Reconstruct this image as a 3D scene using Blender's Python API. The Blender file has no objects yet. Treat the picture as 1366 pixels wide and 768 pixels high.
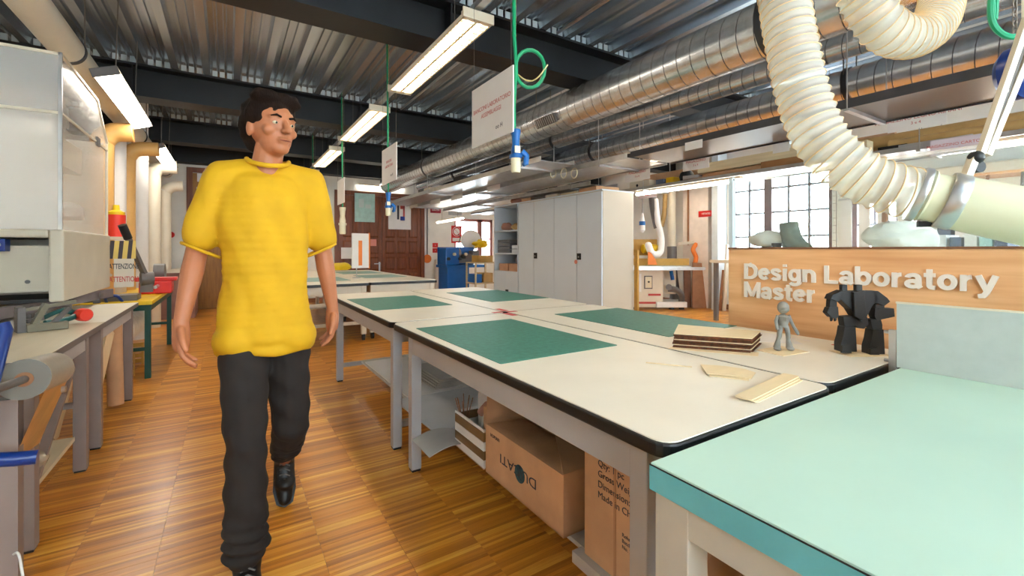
import bpy, bmesh, math, random
from mathutils import Vector, Matrix, noise
random.seed(7)
S = bpy.context.scene
PI = math.pi

# ------------------------------------------------ camera, world, exposure
YAW = math.atan((683 - 305) / 595)
cd = bpy.data.cameras.new('camera'); cam = bpy.data.objects.new('camera', cd)
S.collection.objects.link(cam); S.camera = cam
cam.location = (0, 0, 1.2); cam.rotation_euler = (PI / 2, 0, -YAW)
cd.sensor_width = 36; cd.lens = 36 * 595 / 1366; cd.shift_y = -51 / 1366
cd.clip_start = 0.02; cd.clip_end = 200
W = bpy.data.worlds.new('world'); S.world = W; W.use_nodes = True
bg = W.node_tree.nodes['Background']
bg.inputs[0].default_value = (0.85, 0.93, 1.0, 1); bg.inputs[1].default_value = 15.0
S.view_settings.view_transform = 'Standard'; S.view_settings.look = 'None'
S.view_settings.gamma = 1; S.view_settings.use_curve_mapping = False
S.view_settings.exposure = 0.56
LAMP = 36.0         # radiance of the fluorescent tubes

# ------------------------------------------------ pixel helpers (1366x768) used to lay out real positions
FW = Vector((math.sin(YAW), math.cos(YAW), 0)); RT = Vector((math.cos(YAW), -math.sin(YAW), 0)); EYE = Vector((0, 0, 1.2))
def ray(px, py): return FW + RT * ((px - 683) / 595) + Vector((0, 0, (333 - py) / 595))
def AD(px, py, d): return EYE + ray(px, py) * d
def AX(px, py, x): r = ray(px, py); return EYE + r * (x / r.x)
def AY(px, py, y): r = ray(px, py); return EYE + r * (y / r.y)
def AZ(px, py, z): r = ray(px, py); return EYE + r * ((z - 1.2) / r.z)
def PX(x, y, z):
    v = Vector((x, y, z)) - EYE; d = v.dot(FW); return (683 + 595 * v.dot(RT) / d, 333 - 595 * v.z / d, d)

# ------------------------------------------------ materials
MATS = {}
def mat(name, col, rough=0.5, metal=0.0, var=0.12, scale=8.0, stretch=(1, 1, 1), bump=0.0, bscale=None, coat=0.0, col2=None, emit=None, trans=0.0, alpha=1.0, ior=1.45, spec=0.5):
    if name in MATS: return MATS[name]
    m = bpy.data.materials.new(name); m.use_nodes = True; nt = m.node_tree; b = nt.nodes['Principled BSDF']
    L = nt.links.new
    b.inputs['Roughness'].default_value = rough; b.inputs['Metallic'].default_value = metal
    b.inputs['Coat Weight'].default_value = coat; b.inputs['IOR'].default_value = ior
    b.inputs['Specular IOR Level'].default_value = spec
    b.inputs['Transmission Weight'].default_value = trans; b.inputs['Alpha'].default_value = alpha
    c2 = col2 or tuple(max(0, min(1, c * (1 - 2.2 * var))) for c in col)
    tc = nt.nodes.new('ShaderNodeTexCoord'); mp = nt.nodes.new('ShaderNodeMapping'); mp.inputs['Scale'].default_value = stretch
    nz = nt.nodes.new('ShaderNodeTexNoise'); nz.inputs['Scale'].default_value = scale; nz.inputs['Detail'].default_value = 6
    rp = nt.nodes.new('ShaderNodeValToRGB')
    rp.color_ramp.elements[0].position = 0.32; rp.color_ramp.elements[1].position = 0.68
    rp.color_ramp.elements[0].color = (*c2, 1); rp.color_ramp.elements[1].color = (*col, 1)
    L(tc.outputs['Object'], mp.inputs[0]); L(mp.outputs[0], nz.inputs['Vector']); L(nz.outputs['Fac'], rp.inputs[0]); L(rp.outputs[0], b.inputs['Base Color'])
    if bump:
        n2 = nt.nodes.new('ShaderNodeTexNoise'); n2.inputs['Scale'].default_value = bscale or scale * 4; n2.inputs['Detail'].default_value = 4
        L(mp.outputs[0], n2.inputs['Vector'])
        bp = nt.nodes.new('ShaderNodeBump'); bp.inputs['Strength'].default_value = bump; bp.inputs['Distance'].default_value = 0.01
        L(n2.outputs['Fac'], bp.inputs['Height']); L(bp.outputs[0], b.inputs['Normal'])
    if emit:
        b.inputs['Emission Color'].default_value = (*emit[0], 1); b.inputs['Emission Strength'].default_value = emit[1]
    MATS[name] = m; return m

def s2l(r, g, b):
    f = lambda c: ((c / 255 + 0.055) / 1.055) ** 2.4 if c > 10 else c / 255 / 12.92
    return (f(r), f(g), f(b))

M_white = mat('white_laminate', s2l(238, 230, 214), 0.36, var=0.04, scale=3)
M_grey = mat('grey_painted_steel', s2l(176, 172, 170), 0.42, var=0.04, scale=5)
M_greyd = mat('dark_grey_steel', s2l(105, 100, 98), 0.45, var=0.08, scale=5)
M_black = mat('black_rubber', s2l(26, 26, 28), 0.45, var=0.1, scale=20)
M_green = mat('green_mat', s2l(68, 134, 120), 0.5, var=0.12, scale=40, bump=0.05)
M_cab = mat('cabinet_paint', s2l(212, 223, 233), 0.32, var=0.02, scale=2)
M_cabs = mat('cabinet_side_paint', s2l(196, 186, 168), 0.38, var=0.03, scale=2)
M_wall = mat('wall_plaster', s2l(244, 241, 232), 0.8, var=0.06, scale=2.5, bump=0.05)
M_beam = mat('black_painted_beam', s2l(28, 29, 33), 0.5, var=0.15, scale=4)
M_deck = mat('galvanised_deck', s2l(196, 206, 216), 0.27, metal=0.85, var=0.02, scale=3, stretch=(4, .35, 1))
M_duct = mat('galvanised_duct', s2l(238, 242, 246), 0.25, metal=0.78, var=0.1, scale=9, bump=0.03)
M_ductd = mat('duct_seam_metal', s2l(84, 84, 88), 0.5, metal=0.8, var=0.1)
M_alu = mat('aluminium', s2l(200, 200, 200), 0.3, metal=0.85, var=0.08, scale=10)
M_cream = mat('cream_painted_metal', s2l(222, 211, 190), 0.35, var=0.04, scale=4)
M_beige = mat('beige_machine_paint', s2l(206, 196, 176), 0.4, var=0.05, scale=4)
M_card = mat('cardboard', s2l(212, 164, 122), 0.75, var=0.1, scale=6, bump=0.05)
M_cardd = mat('cardboard_inside', s2l(150, 104, 70), 0.8, var=0.1, scale=6)
M_ply = mat('plywood', s2l(236, 188, 138), 0.42, var=0.12, scale=3.0, stretch=(1, .5, 7), coat=0.15, col2=s2l(210, 152, 102))
M_door = mat('brown_door_wood', s2l(132, 68, 30), 0.4, var=0.2, scale=5, stretch=(6, 6, .6))
M_balsa = mat('light_veneer', s2l(236, 214, 174), 0.55, var=0.03, scale=6, stretch=(1, 5, 1))
M_balsae = mat('laser_cut_brown_edge', s2l(120, 66, 30), 0.7, var=0.3, scale=60)
M_turq = mat('turquoise_laminate', s2l(190, 222, 208), 0.42, var=0.03, scale=2.5)
M_turqe = mat('turquoise_edge', s2l(108, 192, 202), 0.5, var=0.06, scale=10)
M_panel = mat('scratched_plastic', s2l(182, 190, 187), 0.35, var=0.035, scale=22)
M_blue = mat('blue_machine_paint', s2l(10, 98, 178), 0.35, var=0.08, scale=6)
M_navy = mat('navy_painted_tube', s2l(12, 48, 120), 0.3, var=0.05)
M_plugb = mat('blue_plug_plastic', s2l(14, 94, 168), 0.4, var=0.05)
M_ivory = mat('ivory_plastic', s2l(226, 216, 184), 0.4, var=0.04)
M_gcable = mat('green_cable', s2l(0, 140, 96), 0.45, var=0.05)
M_paper = mat('white_paper', s2l(232, 228, 224), 0.7, var=0.02)
M_red = mat('red_paint', s2l(206, 36, 32), 0.4, var=0.06)
M_orange = mat('orange_plastic', s2l(236, 128, 50), 0.5, var=0.06)
M_yellow = mat('yellow_paint', s2l(236, 196, 20), 0.45, var=0.06)
M_dgreen = mat('dark_green_steel', s2l(18, 76, 66), 0.4, var=0.08)
M_grn = mat('olive_fabric', s2l(86, 96, 80), 0.8, var=0.1)
M_rope = mat('steel_cable', s2l(120, 112, 104), 0.4, metal=0.6, var=0.05)
M_chain = mat('brass_chain', s2l(190, 176, 130), 0.35, metal=0.7, var=0.05)
M_text = mat('red_print', s2l(190, 80, 76), 0.7, var=0.02)
M_textk = mat('dark_print', s2l(60, 62, 70), 0.7, var=0.02)
M_letter = mat('white_letter_plastic', s2l(228, 220, 210), 0.45, var=0.02)
M_lettere = mat('letter_edge', s2l(110, 84, 64), 0.6, var=0.02)
M_tube = mat('fluorescent_tube', (1, 1, 1), 0.5, emit=((1.0, 0.87, 0.68), LAMP))
M_tubec = mat('cool_fluorescent_tube', (1, 1, 1), 0.5, emit=((1.0, 0.93, 0.82), LAMP * 0.4))
M_louv = mat('white_louver', s2l(196, 184, 160), 0.4, var=0.02)
M_cloth = mat('pale_cloth', s2l(232, 230, 220), 0.85, var=0.08, scale=14)
M_skin = mat('tanned_skin', s2l(178, 112, 76), 0.5, var=0.06, scale=14)
M_shirt = mat('yellow_cotton', s2l(208, 160, 12), 0.8, var=0.06, scale=10, bump=0.1, bscale=18)
M_trous = mat('charcoal_cotton', s2l(38, 31, 28), 0.9, var=0.12, scale=10, bump=0.12, bscale=20)
M_shoe = mat('black_leather', s2l(22, 20, 20), 0.5, var=0.1)
M_hair = mat('dark_brown_hair', s2l(34, 20, 13), 0.75, var=0.25, scale=60, stretch=(1, 1, .2), bump=0.4, spec=0.15)
M_mech = mat('black_printed_plastic', s2l(30, 28, 30), 0.5, var=0.1, scale=30)
M_doll = mat('grey_printed_plastic', s2l(142, 140, 134), 0.5, var=0.12, scale=20)
M_pink = mat('pink_cushion_foam', s2l(190, 140, 124), 0.8, var=0.08)
M_teal = mat('teal_paper', s2l(186, 224, 218), 0.7, var=0.08, scale=10)

def glass(name, tint, mixv, rough=0.05):
    m = bpy.data.materials.new(name); m.use_nodes = True; nt = m.node_tree; nt.nodes.clear(); L = nt.links.new
    o = nt.nodes.new('ShaderNodeOutputMaterial'); mx = nt.nodes.new('ShaderNodeMixShader'); t = nt.nodes.new('ShaderNodeBsdfTransparent'); g = nt.nodes.new('ShaderNodeBsdfPrincipled')
    t.inputs[0].default_value = (*tint, 1); g.inputs['Base Color'].default_value = (*tint, 1); g.inputs['Roughness'].default_value = rough
    mx.inputs[0].default_value = mixv; L(t.outputs[0], mx.inputs[1]); L(g.outputs[0], mx.inputs[2]); L(mx.outputs[0], o.inputs[0]); return m
M_glass = glass('clear_glass', (0.93, 0.97, 0.97), 0.06, 0.02)
M_acryl = glass('hazy_acrylic', (1.0, 0.98, 0.95), 0.30, 0.15)
M_hose = glass('translucent_pvc', (0.94, 0.92, 0.85), 0.34, 0.35)
M_film = glass('clear_film', (0.9, 0.8, 0.62), 0.45, 0.2)
M_hosew = mat('hose_spiral_pvc', s2l(216, 186, 140), 0.35, var=0.03)
M_pvc = mat('cream_pvc', s2l(216, 214, 182), 0.3, var=0.03, coat=0.3)

def perforated():
    m = bpy.data.materials.new('perforated_steel'); m.use_nodes = True; nt = m.node_tree; b = nt.nodes['Principled BSDF']; L = nt.links.new
    b.inputs['Metallic'].default_value = 0.8; b.inputs['Roughness'].default_value = 0.35; b.inputs['Base Color'].default_value = (*s2l(130, 128, 124), 1)
    g = nt.nodes.new('ShaderNodeNewGeometry'); v = nt.nodes.new('ShaderNodeTexVoronoi'); v.inputs['Scale'].default_value = 55; v.inputs['Randomness'].default_value = 0
    c = nt.nodes.new('ShaderNodeMath'); c.operation = 'GREATER_THAN'; c.inputs[1].default_value = 0.36
    L(g.outputs['Position'], v.inputs['Vector']); L(v.outputs['Distance'], c.inputs[0]); L(c.outputs[0], b.inputs['Alpha']); return m
M_perf = perforated()

def floor_wood():
    m = bpy.data.materials.new('parquet'); m.use_nodes = True; nt = m.node_tree; b = nt.nodes['Principled BSDF']; L = nt.links.new; N = nt.nodes.new
    g = N('ShaderNodeNewGeometry'); sp = N('ShaderNodeSeparateXYZ'); L(g.outputs['Position'], sp.inputs[0])
    def fl(sock, off, size):
        a = N('ShaderNodeMath'); a.operation = 'SUBTRACT'; a.inputs[1].default_value = off; L(sock, a.inputs[0])
        d = N('ShaderNodeMath'); d.operation = 'DIVIDE'; d.inputs[1].default_value = size; L(a.outputs[0], d.inputs[0])
        f = N('ShaderNodeMath'); f.operation = 'FLOOR'; L(d.outputs[0], f.inputs[0]); return f.outputs[0]
    fx = fl(sp.outputs['X'], FX0, FLX)
    def wn(size):
        cb = N('ShaderNodeCombineXYZ'); L(fx, cb.inputs[0]); L(fl(sp.outputs['Y'], 0, size), cb.inputs[1])
        w = N('ShaderNodeTexWhiteNoise'); w.noise_dimensions = '2D'; L(cb.outputs[0], w.inputs['Vector']); return w.outputs['Value']
    a = wn(FLY); c = wn(FLY / 3)
    mx = N('ShaderNodeMath'); mx.operation = 'MULTIPLY_ADD'; mx.inputs[1].default_value = 0.30; L(a, mx.inputs[0])
    m3 = N('ShaderNodeMath'); m3.operation = 'MULTIPLY'; m3.inputs[1].default_value = 0.40; L(c, m3.inputs[0]); L(m3.outputs[0], mx.inputs[2])
    mp = N('ShaderNodeMapping'); mp.inputs['Scale'].default_value = (2, 60, 1); L(g.outputs['Position'], mp.inputs[0])
    nz = N('ShaderNodeTexNoise'); nz.inputs['Scale'].default_value = 3; nz.inputs['Detail'].default_value = 5; L(mp.outputs[0], nz.inputs['Vector'])
    ad = N('ShaderNodeMath'); ad.operation = 'MULTIPLY_ADD'; ad.inputs[1].default_value = 0.35; L(nz.outputs['Fac'], ad.inputs[0]); L(mx.outputs[0], ad.inputs[2])
    rp = N('ShaderNodeValToRGB'); e = rp.color_ramp.elements; e[0].position = 0.15; e[1].position = 0.95
    e[0].color = (*s2l(146, 82, 20), 1); e[1].color = (*s2l(246, 192, 84), 1)
    k = e.new(0.55); k.color = (*s2l(208, 132, 42), 1)
    L(ad.outputs[0], rp.inputs[0]); L(rp.outputs[0], b.inputs['Base Color'])
    b.inputs['Roughness'].default_value = 0.30; b.inputs['Coat Weight'].default_value = 0.12; b.inputs['Coat Roughness'].default_value = 0.18
    bp = N('ShaderNodeBump'); bp.inputs['Strength'].default_value = 0.06; bp.inputs['Distance'].default_value = 0.01; L(nz.outputs['Fac'], bp.inputs['Height']); L(bp.outputs[0], b.inputs['Normal'])
    return m
FX0 = 0.59 - 0.275 * 20; FLX = 0.275; FLY = 0.045
M_floor = floor_wood()

# ------------------------------------------------ mesh helpers
class MB:
    def __init__(s): s.v = []; s.f = []
    def add(s, vs, fs):
        n = len(s.v); s.v += [Vector(v) for v in vs]; s.f += [tuple(i + n for i in f) for f in fs]; return s
    def box(s, x0, x1, y0, y1, z0, z1, M=None):
        vs = [Vector((x, y, z)) for z in (z0, z1) for x, y in ((x0, y0), (x1, y0), (x1, y1), (x0, y1))]
        if M: vs = [M @ v for v in vs]
        return s.add(vs, [(3, 2, 1, 0), (4, 5, 6, 7), (0, 1, 5, 4), (1, 2, 6, 5), (2, 3, 7, 6), (3, 0, 4, 7)])
    def prism(s, pts, a, b, M=None, axis='z'):
        n = len(pts)
        if axis == 'z': vs = [(p[0], p[1], h) for h in (a, b) for p in pts]
        elif axis == 'x': vs = [(h, p[0], p[1]) for h in (a, b) for p in pts]
        else: vs = [(p[0], h, p[1]) for h in (a, b) for p in pts]
        if M: vs = [M @ Vector(v) for v in vs]
        return s.add(vs, [tuple(range(n))[::-1], tuple(range(n, 2 * n))] + [(i, (i + 1) % n, n + (i + 1) % n, n + i) for i in range(n)])
    def tube(s, pts, r, n=10, cap=True, closed=False):
        pts = [Vector(p) for p in pts]; m = len(pts); rs = r if isinstance(r, (list, tuple)) else [r] * m
        up = None; base = len(s.v); vs = []
        for i, p in enumerate(pts):
            if closed: t = pts[(i + 1) % m] - pts[i - 1]
            else: t = pts[min(i + 1, m - 1)] - pts[max(i - 1, 0)]
            t.normalize()
            if up is None:
                up = t.cross(Vector((0, 0, 1))) if abs(t.z) < .95 else t.cross(Vector((0, 1, 0)))
            up = (up - t * up.dot(t)).normalized(); bi = t.cross(up)
            for k in range(n):
                a = 2 * PI * k / n; vs.append(p + (up * math.cos(a) + bi * math.sin(a)) * rs[i])
        fs = []
        for i in range(m if closed else m - 1):
            j = (i + 1) % m
            for k in range(n): fs.append((i * n + k, i * n + (k + 1) % n, j * n + (k + 1) % n, j * n + k))
        if cap and not closed: fs += [tuple(range(n))[::-1], tuple((m - 1) * n + k for k in range(n))]
        return s.add(vs, fs)
    def bar(s, a, b, w, h=None, up=(0, 0, 1)):
        a = Vector(a); b = Vector(b); h = h or w; t = (b - a).normalized(); u = Vector(up)
        if abs(t.dot(u)) > .98: u = Vector((0, 1, 0))
        x = t.cross(u).normalized(); y = x.cross(t)
        vs = [p + x * (sx * w / 2) + y * (sy * h / 2) for p in (a, b) for sx, sy in ((-1, -1), (1, -1), (1, 1), (-1, 1))]
        return s.add(vs, [(3, 2, 1, 0), (4, 5, 6, 7), (0, 1, 5, 4), (1, 2, 6, 5), (2, 3, 7, 6), (3, 0, 4, 7)])
    def lathe(s, c, prof, n=20, axis=(0, 0, 1)):
        c = Vector(c); q = Vector((0, 0, 1)).rotation_difference(Vector(axis)); vs = []
        for r, h in prof:
            for k in range(n): a = 2 * PI * k / n; vs.append(c + q @ Vector((r * math.cos(a), r * math.sin(a), h)))
        m = len(prof); fs = [(i * n + k, i * n + (k + 1) % n, (i + 1) * n + (k + 1) % n, (i + 1) * n + k) for i in range(m - 1) for k in range(n)]
        return s.add(vs, fs + [tuple(range(n))[::-1], tuple((m - 1) * n + k for k in range(n))])
    def ball(s, c, r, sc=(1, 1, 1), n=12, M=None):
        c = Vector(c); vs = []; m = n // 2
        for i in range(1, m):
            th = PI * i / m
            for k in range(n):
                a = 2 * PI * k / n; v = Vector((math.sin(th) * math.cos(a) * sc[0], math.sin(th) * math.sin(a) * sc[1], math.cos(th) * sc[2])) * r
                vs.append(c + (M @ v if M else v))
        t = Vector((0, 0, r * sc[2])); vs += [c + (M @ t if M else t), c - (M @ t if M else t)]; T = len(vs) - 2
        fs = [((i) * n + k, (i + 1) * n + k, (i + 1) * n + (k + 1) % n, i * n + (k + 1) % n) for i in range(m - 2) for k in range(n)]
        fs += [(T, k, (k + 1) % n) for k in range(n)] + [(T + 1, (m - 2) * n + (k + 1) % n, (m - 2) * n + k) for k in range(n)]
        return s.add(vs, fs)
    def mesh(s, name, m, off=Vector((0, 0, 0)), smooth=False):
        me = bpy.data.meshes.new(name); me.from_pydata([v - off for v in s.v], [], s.f); me.materials.append(m)
        if smooth:
            me.polygons.foreach_set('use_smooth', [True] * len(me.polygons))
            me.set_sharp_from_angle(angle=math.radians(40))
        me.update(); return me
COL = S.collection.objects
def wl(o):
    v = Vector((0, 0, 0))
    while o: v = v + o.location; o = o.parent
    return v
def put(name, mb, m, parent=None, label=None, cat=None, group=None, kind=None, smooth=False, bevel=0, base=None):
    """one mesh object from world-space geometry"""
    off = wl(parent) if parent else Vector((0, 0, 0))
    loc = Vector((0, 0, 0))
    if not parent and not kind:
        xs = [v.x for v in mb.v]; ys = [v.y for v in mb.v]; zs = [v.z for v in mb.v]
        loc = Vector(((min(xs) + max(xs)) / 2, (min(ys) + max(ys)) / 2, min(zs))); off = loc
    o = bpy.data.objects.new(name, mb.mesh(name, m, off, smooth)); COL.link(o); o.parent = parent; o.location = loc
    if label: o['label'] = label
    if cat: o['category'] = cat
    if group: o['group'] = group
    if kind: o['kind'] = kind
    if bevel:
        b = o.modifiers.new('bevel', 'BEVEL'); b.width = bevel; b.segments = 2; b.limit_method = 'ANGLE'
    return o
def thing(name, label, cat, loc, group=None, kind=None):
    o = bpy.data.objects.new(name, None); COL.link(o); o.location = loc; o.empty_display_size = .05
    if label: o['label'] = label
    if cat: o['category'] = cat
    if group: o['group'] = group
    if kind: o['kind'] = kind
    return o
def copy_tree(o, loc=None, parent=None, label=None):
    c = o.copy(); COL.link(c); c.parent = parent
    if loc is not None: c.location = loc
    if label: c['label'] = label
    for ch in o.children: copy_tree(ch, None, c)
    return c
def B(*a, M=None): return MB().box(*a, M=M)
def rrect(x0, x1, y0, y1, r, n=5):
    p = []
    for cx, cy, a0 in ((x1 - r, y1 - r, 0), (x0 + r, y1 - r, PI / 2), (x0 + r, y0 + r, PI), (x1 - r, y0 + r, 1.5 * PI)):
        for i in range(n + 1): a = a0 + PI / 2 * i / n; p.append((cx + r * math.cos(a), cy + r * math.sin(a)))
    return p
FONTCACHE = {}
def text_mb(body, size, extrude, M, offset=0.0, align='LEFT', space=1.0, bevel=0.0):
    c = bpy.data.curves.new('t', 'FONT'); c.body = body; c.size = size; c.extrude = extrude; c.offset = offset; c.align_x = align; c.space_character = space; c.resolution_u = 3; c.bevel_depth = bevel; c.bevel_resolution = 0
    o = bpy.data.objects.new('t', c); COL.link(o); dg = bpy.context.evaluated_depsgraph_get(); dg.update()
    me = bpy.data.meshes.new_from_object(o.evaluated_get(dg))
    mb = MB(); mb.add([M @ v.co for v in me.vertices], [tuple(p.vertices) for p in me.polygons])
    bpy.data.objects.remove(o); bpy.data.curves.remove(c); bpy.data.meshes.remove(me); return mb
def frame(o, xdir, ydir):  # matrix mapping local x,y,z(=xdir x ydir) to world
    x = Vector(xdir).normalized(); y = Vector(ydir).normalized(); z = x.cross(y)
    return Matrix(((x.x, y.x, z.x, o[0]), (x.y, y.y, z.y, o[1]), (x.z, y.z, z.z, o[2]), (0, 0, 0, 1)))

# ================================================ THE SETTING
XL, XR, YB, YF, ZC = -1.95, 8.5, 11.0, -2.6, 3.26
put('floor', B(XL - .1, XR + .1, YF - .1, YB + .1, -0.08, -0.012), mat('floor_screed', s2l(80, 46, 22), 0.7, var=.1), kind='structure')
FL = bpy.data.objects['floor']
# parquet staves: one cheap bevelled piece, placed on a grid
def stave_mb(mb, x, y):
    g = 0.0001; c = .0004; x0, x1, y0, y1 = x + g, x + FLX - g, y + g, y + FLY - g
    return mb.add([(x0, y0, -.011), (x1, y0, -.011), (x1, y1, -.011), (x0, y1, -.011), (x0 + c, y0 + c, 0), (x1 - c, y0 + c, 0), (x1 - c, y1 - c, 0), (x0 + c, y1 - c, 0)],
                  [(4, 5, 6, 7), (0, 1, 5, 4), (1, 2, 6, 5), (2, 3, 7, 6), (3, 0, 4, 7)])
cells = []
i0 = int(math.floor((XL - FX0) / FLX)); i1 = int(math.ceil((XR - FX0) / FLX)); j0 = int(YF / FLY); j1 = int(YB / FLY) + 1
for i in range(i0, i1):
    for j in range(j0, j1):
        x = FX0 + i * FLX; y = j * FLY
        px, py, d = PX(x + FLX / 2, y + FLY / 2, 0)
        vis = d > .5 and -40 < px < 1400 and py < 800 and not (x > .75 and y < 5) and not (x < -.55 and y < 5)
        cells.append((0 if vis else 1, d, x, y))
cells.sort()
sm = MB(); stave_mb(sm, 0, 0); stave_me = sm.mesh('plank', M_floor)
for v, d, x, y in cells[:300]:
    o = bpy.data.objects.new('plank', stave_me); COL.link(o); o.parent = FL; o.location = (x, y, random.uniform(-.0004, .0004))
rest = MB()
for v, d, x, y in cells[300:]: stave_mb(rest, x, y)
put('parquet', rest, M_floor, FL, kind='stuff')

def wall(name, axis, pos, thick, lo, hi, z1, holes, m=M_wall):
    mb = MB(); hs = sorted(holes); cur = lo
    def bx(a, b, za, zb):
        if b - a < 1e-4 or zb - za < 1e-4: return
        if axis == 'x': mb.box(min(pos, pos + thick), max(pos, pos + thick), a, b, za, zb)
        else: mb.box(a, b, min(pos, pos + thick), max(pos, pos + thick), za, zb)
    for a, b, za, zb in hs:
        bx(cur, a, 0, z1); bx(a, b, 0, za); bx(a, b, zb, z1); cur = b
    bx(cur, hi, 0, z1)
    return put(name, mb, m, kind='structure')
WR = [(3.42, 5.22, .95, 2.72), (2.28, 3.16, .95, 2.0), (-.6, .6, .95, 2.72)]
WBk = [(5.15, 6.35, .9, 2.05)]
WFILL = [(-.9, 1.5, .9, 2.9), (2.5, 4.9, .9, 2.9), (5.6, 7.9, .9, 2.9)]  # openings added behind the camera to let in soft fill daylight
wall('wall_left', 'x', XL, -.2, YF, YB + .2, 3.6, [])
wall('wall_right', 'x', XR, .35, YF, YB + .2, 3.6, WR)
wall('wall_back', 'y', YB, .3, XL, XR, 3.6, WBk)
wall('wall_front', 'y', YF, -.3, XL, XR, 3.6, WFILL)
put('baseboard_right', B(XR - .02, XR, YF, YB, 0, .1), mat('brown_skirting', s2l(156, 104, 72), .5, var=.1), kind='structure')
put('baseboard_back', B(XL, 2.15, YB - .02, YB, 0, .1), MATS['brown_skirting'], kind='structure')
put('trim_1', B(XR - .22, XR, 5.55, 6.15, 0, 3.2), mat('pilaster_paint', s2l(242, 230, 222), .7, var=.05), kind='structure')
put('trim_2', B(XR - .30, XR, 5.28, 5.42, 0, 3.2), mat('bluish_white_paint', s2l(222, 232, 238), .6, var=.04), kind='structure')
M_wfr = mat('red_brown_window_wood', s2l(120, 84, 84), .5, var=.15)
def window(name, axis, pos, a, b, z0, z1, cols, thickcols, rows, m=M_wfr):
    w = thing(name, None, None, (pos, a, z0) if axis == 'x' else (a, pos, z0), kind='structure')
    def bx(mb, u0, u1, za, zb, t=.03):
        if axis == 'x': mb.box(pos - t, pos + t, u0, u1, za, zb)
        else: mb.box(u0, u1, pos - t, pos + t, za, zb)
        return mb
    fr = MB(); bx(fr, a, a + .07, z0, z1, .05); bx(fr, b - .07, b, z0, z1, .05); bx(fr, a, b, z0, z0 + .07, .05); bx(fr, a, b, z1 - .07, z1, .05)
    for t in thickcols: bx(fr, t - .07, t + .07, z0, z1, .05)
    put('window_frame', fr, m, w)
    mt = mat('grey_muntin', s2l(130, 124, 134), .5, var=.05)
    for c in cols: put('muntin', bx(MB(), c - .018, c + .018, z0, z1), mt, w)
    for r in rows: put('muntin', bx(MB(), a, b, r - .016, r + .016, .028), mt, w)
    put('pane', bx(MB(), a + .06, b - .06, z0 + .06, z1 - .06, .004), M_glass, w)
    return w
window('window_1', 'x', XR + .1, 3.42, 5.22, .95, 2.72, [4.86, 4.14, 3.8], [4.5], [1.45, 1.9, 2.35])
window('window_2', 'x', XR + .1, 2.28, 3.16, .95, 2.0, [2.58, 2.86], [], [1.6])
window('window_3', 'x', XR + .1, -.6, .6, .95, 2.72, [], [0], [1.6, 2.2])
window('window_4', 'y', YB + .1, 5.15, 6.35, .9, 2.05, [], [5.95], [1.5], mat('red_window_wood', s2l(176, 120, 112), .5, var=.1))
for k, (a, b, za, zb) in enumerate(WFILL): window('window_%d' % (5 + k), 'y', YF - .1, a, b, za, zb, [a + (b - a) / 4, a + 3 * (b - a) / 4], [(a + b) / 2], [1.6, 2.3])  # unseen windows, added for fill
# building and trees across the street, seen through the panes
tb = thing('street_building', 'pale building across the street seen faintly through the tall windows', 'building', (16, 4, 0))
put('facade', B(16, 17, -6, 14, -3, 2.1), mat('pale_facade', s2l(236, 232, 226), .8, var=.05), tb)
for i in range(7):
    for zz in (-.4, 1.0): put('window', B(15.95, 16.05, -4 + i * 2.4, -3 + i * 2.4, zz, zz + .8), mat('facade_window', s2l(170, 186, 200), .3, var=.05), tb)

# ceiling deck with trapezoid ribs running into the room
deck = MB(); pitch = .30; prof = []
x = XL - .1
while x < XR + .2:
    prof += [(x, 0), (x + .07, 0), (x + .085, .09), (x + .13, .09), (x + .135, .065), (x + .155, .065), (x + .16, .09), (x + .205, .09), (x + .21, .065), (x + .23, .065), (x + .235, .09), (x + .285, .09)]; x += pitch
n = len(prof); vs = [(p[0], yy, ZC + p[1]) for yy in (YF - .2, YB + .3) for p in prof]
deck.add(vs, [(i, i + 1, n + i + 1, n + i) for i in range(n - 1)])
deck.add([(XL - .2, YF - .3, ZC + .14), (XR + .3, YF - .3, ZC + .14), (XR + .3, YB + .4, ZC + .14), (XL - .2, YB + .4, ZC + .14)], [(0, 1, 2, 3)])
put('ceiling', deck, M_deck, kind='structure')
# steel beams across the room, with pale panels painted as daylight in rib gaps
M_gapday = mat('pale_gap_daylight', s2l(206, 220, 226), .35, var=.06)
for bi, (y0, w, z0) in enumerate([(.2, .3, 2.9), (3.37, .3, 2.9), (6.36, .3, 2.9), (8.75, .3, 2.9), (10.65, .3, 2.9)]):
    z1 = ZC - .004; t = .022; c = y0 + w / 2
    pts = [(y0, z0), (y0 + w, z0), (y0 + w, z0 + t), (c + .012, z0 + t), (c + .012, z1 - t), (y0 + w, z1 - t), (y0 + w, z1), (y0, z1), (y0, z1 - t), (c - .012, z1 - t), (c - .012, z0 + t), (y0, z0 + t)]
    b = put('steel_beam', MB().prism(pts, XL, XR, axis='x'), M_beam, kind='structure')
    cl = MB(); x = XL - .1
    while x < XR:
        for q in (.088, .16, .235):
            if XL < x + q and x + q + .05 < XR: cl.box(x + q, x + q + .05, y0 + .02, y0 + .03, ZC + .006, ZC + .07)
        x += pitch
    put('rib_gap_daylight', cl, M_gapday, b, kind='stuff')
    if bi in (1, 2, 3):
        for xx in (-.9, 1.55, 4.0, 6.4): put('stiffener', B(xx, xx + .012, y0 + .01, y0 + w - .01, z0 + t, z1 - t), M_beam, b)
# conduits under the deck
for k, (xa, ya, yb) in enumerate([(2.1, 3.7, 6.3), (1.75, .5, 3.3), (2.6, .5, 3.3)]):
    put('conduit_pipe', MB().tube([(xa, ya, ZC - .03), (xa, yb, ZC - .03)], .014, 8), M_alu, kind='structure', smooth=True)

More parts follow.
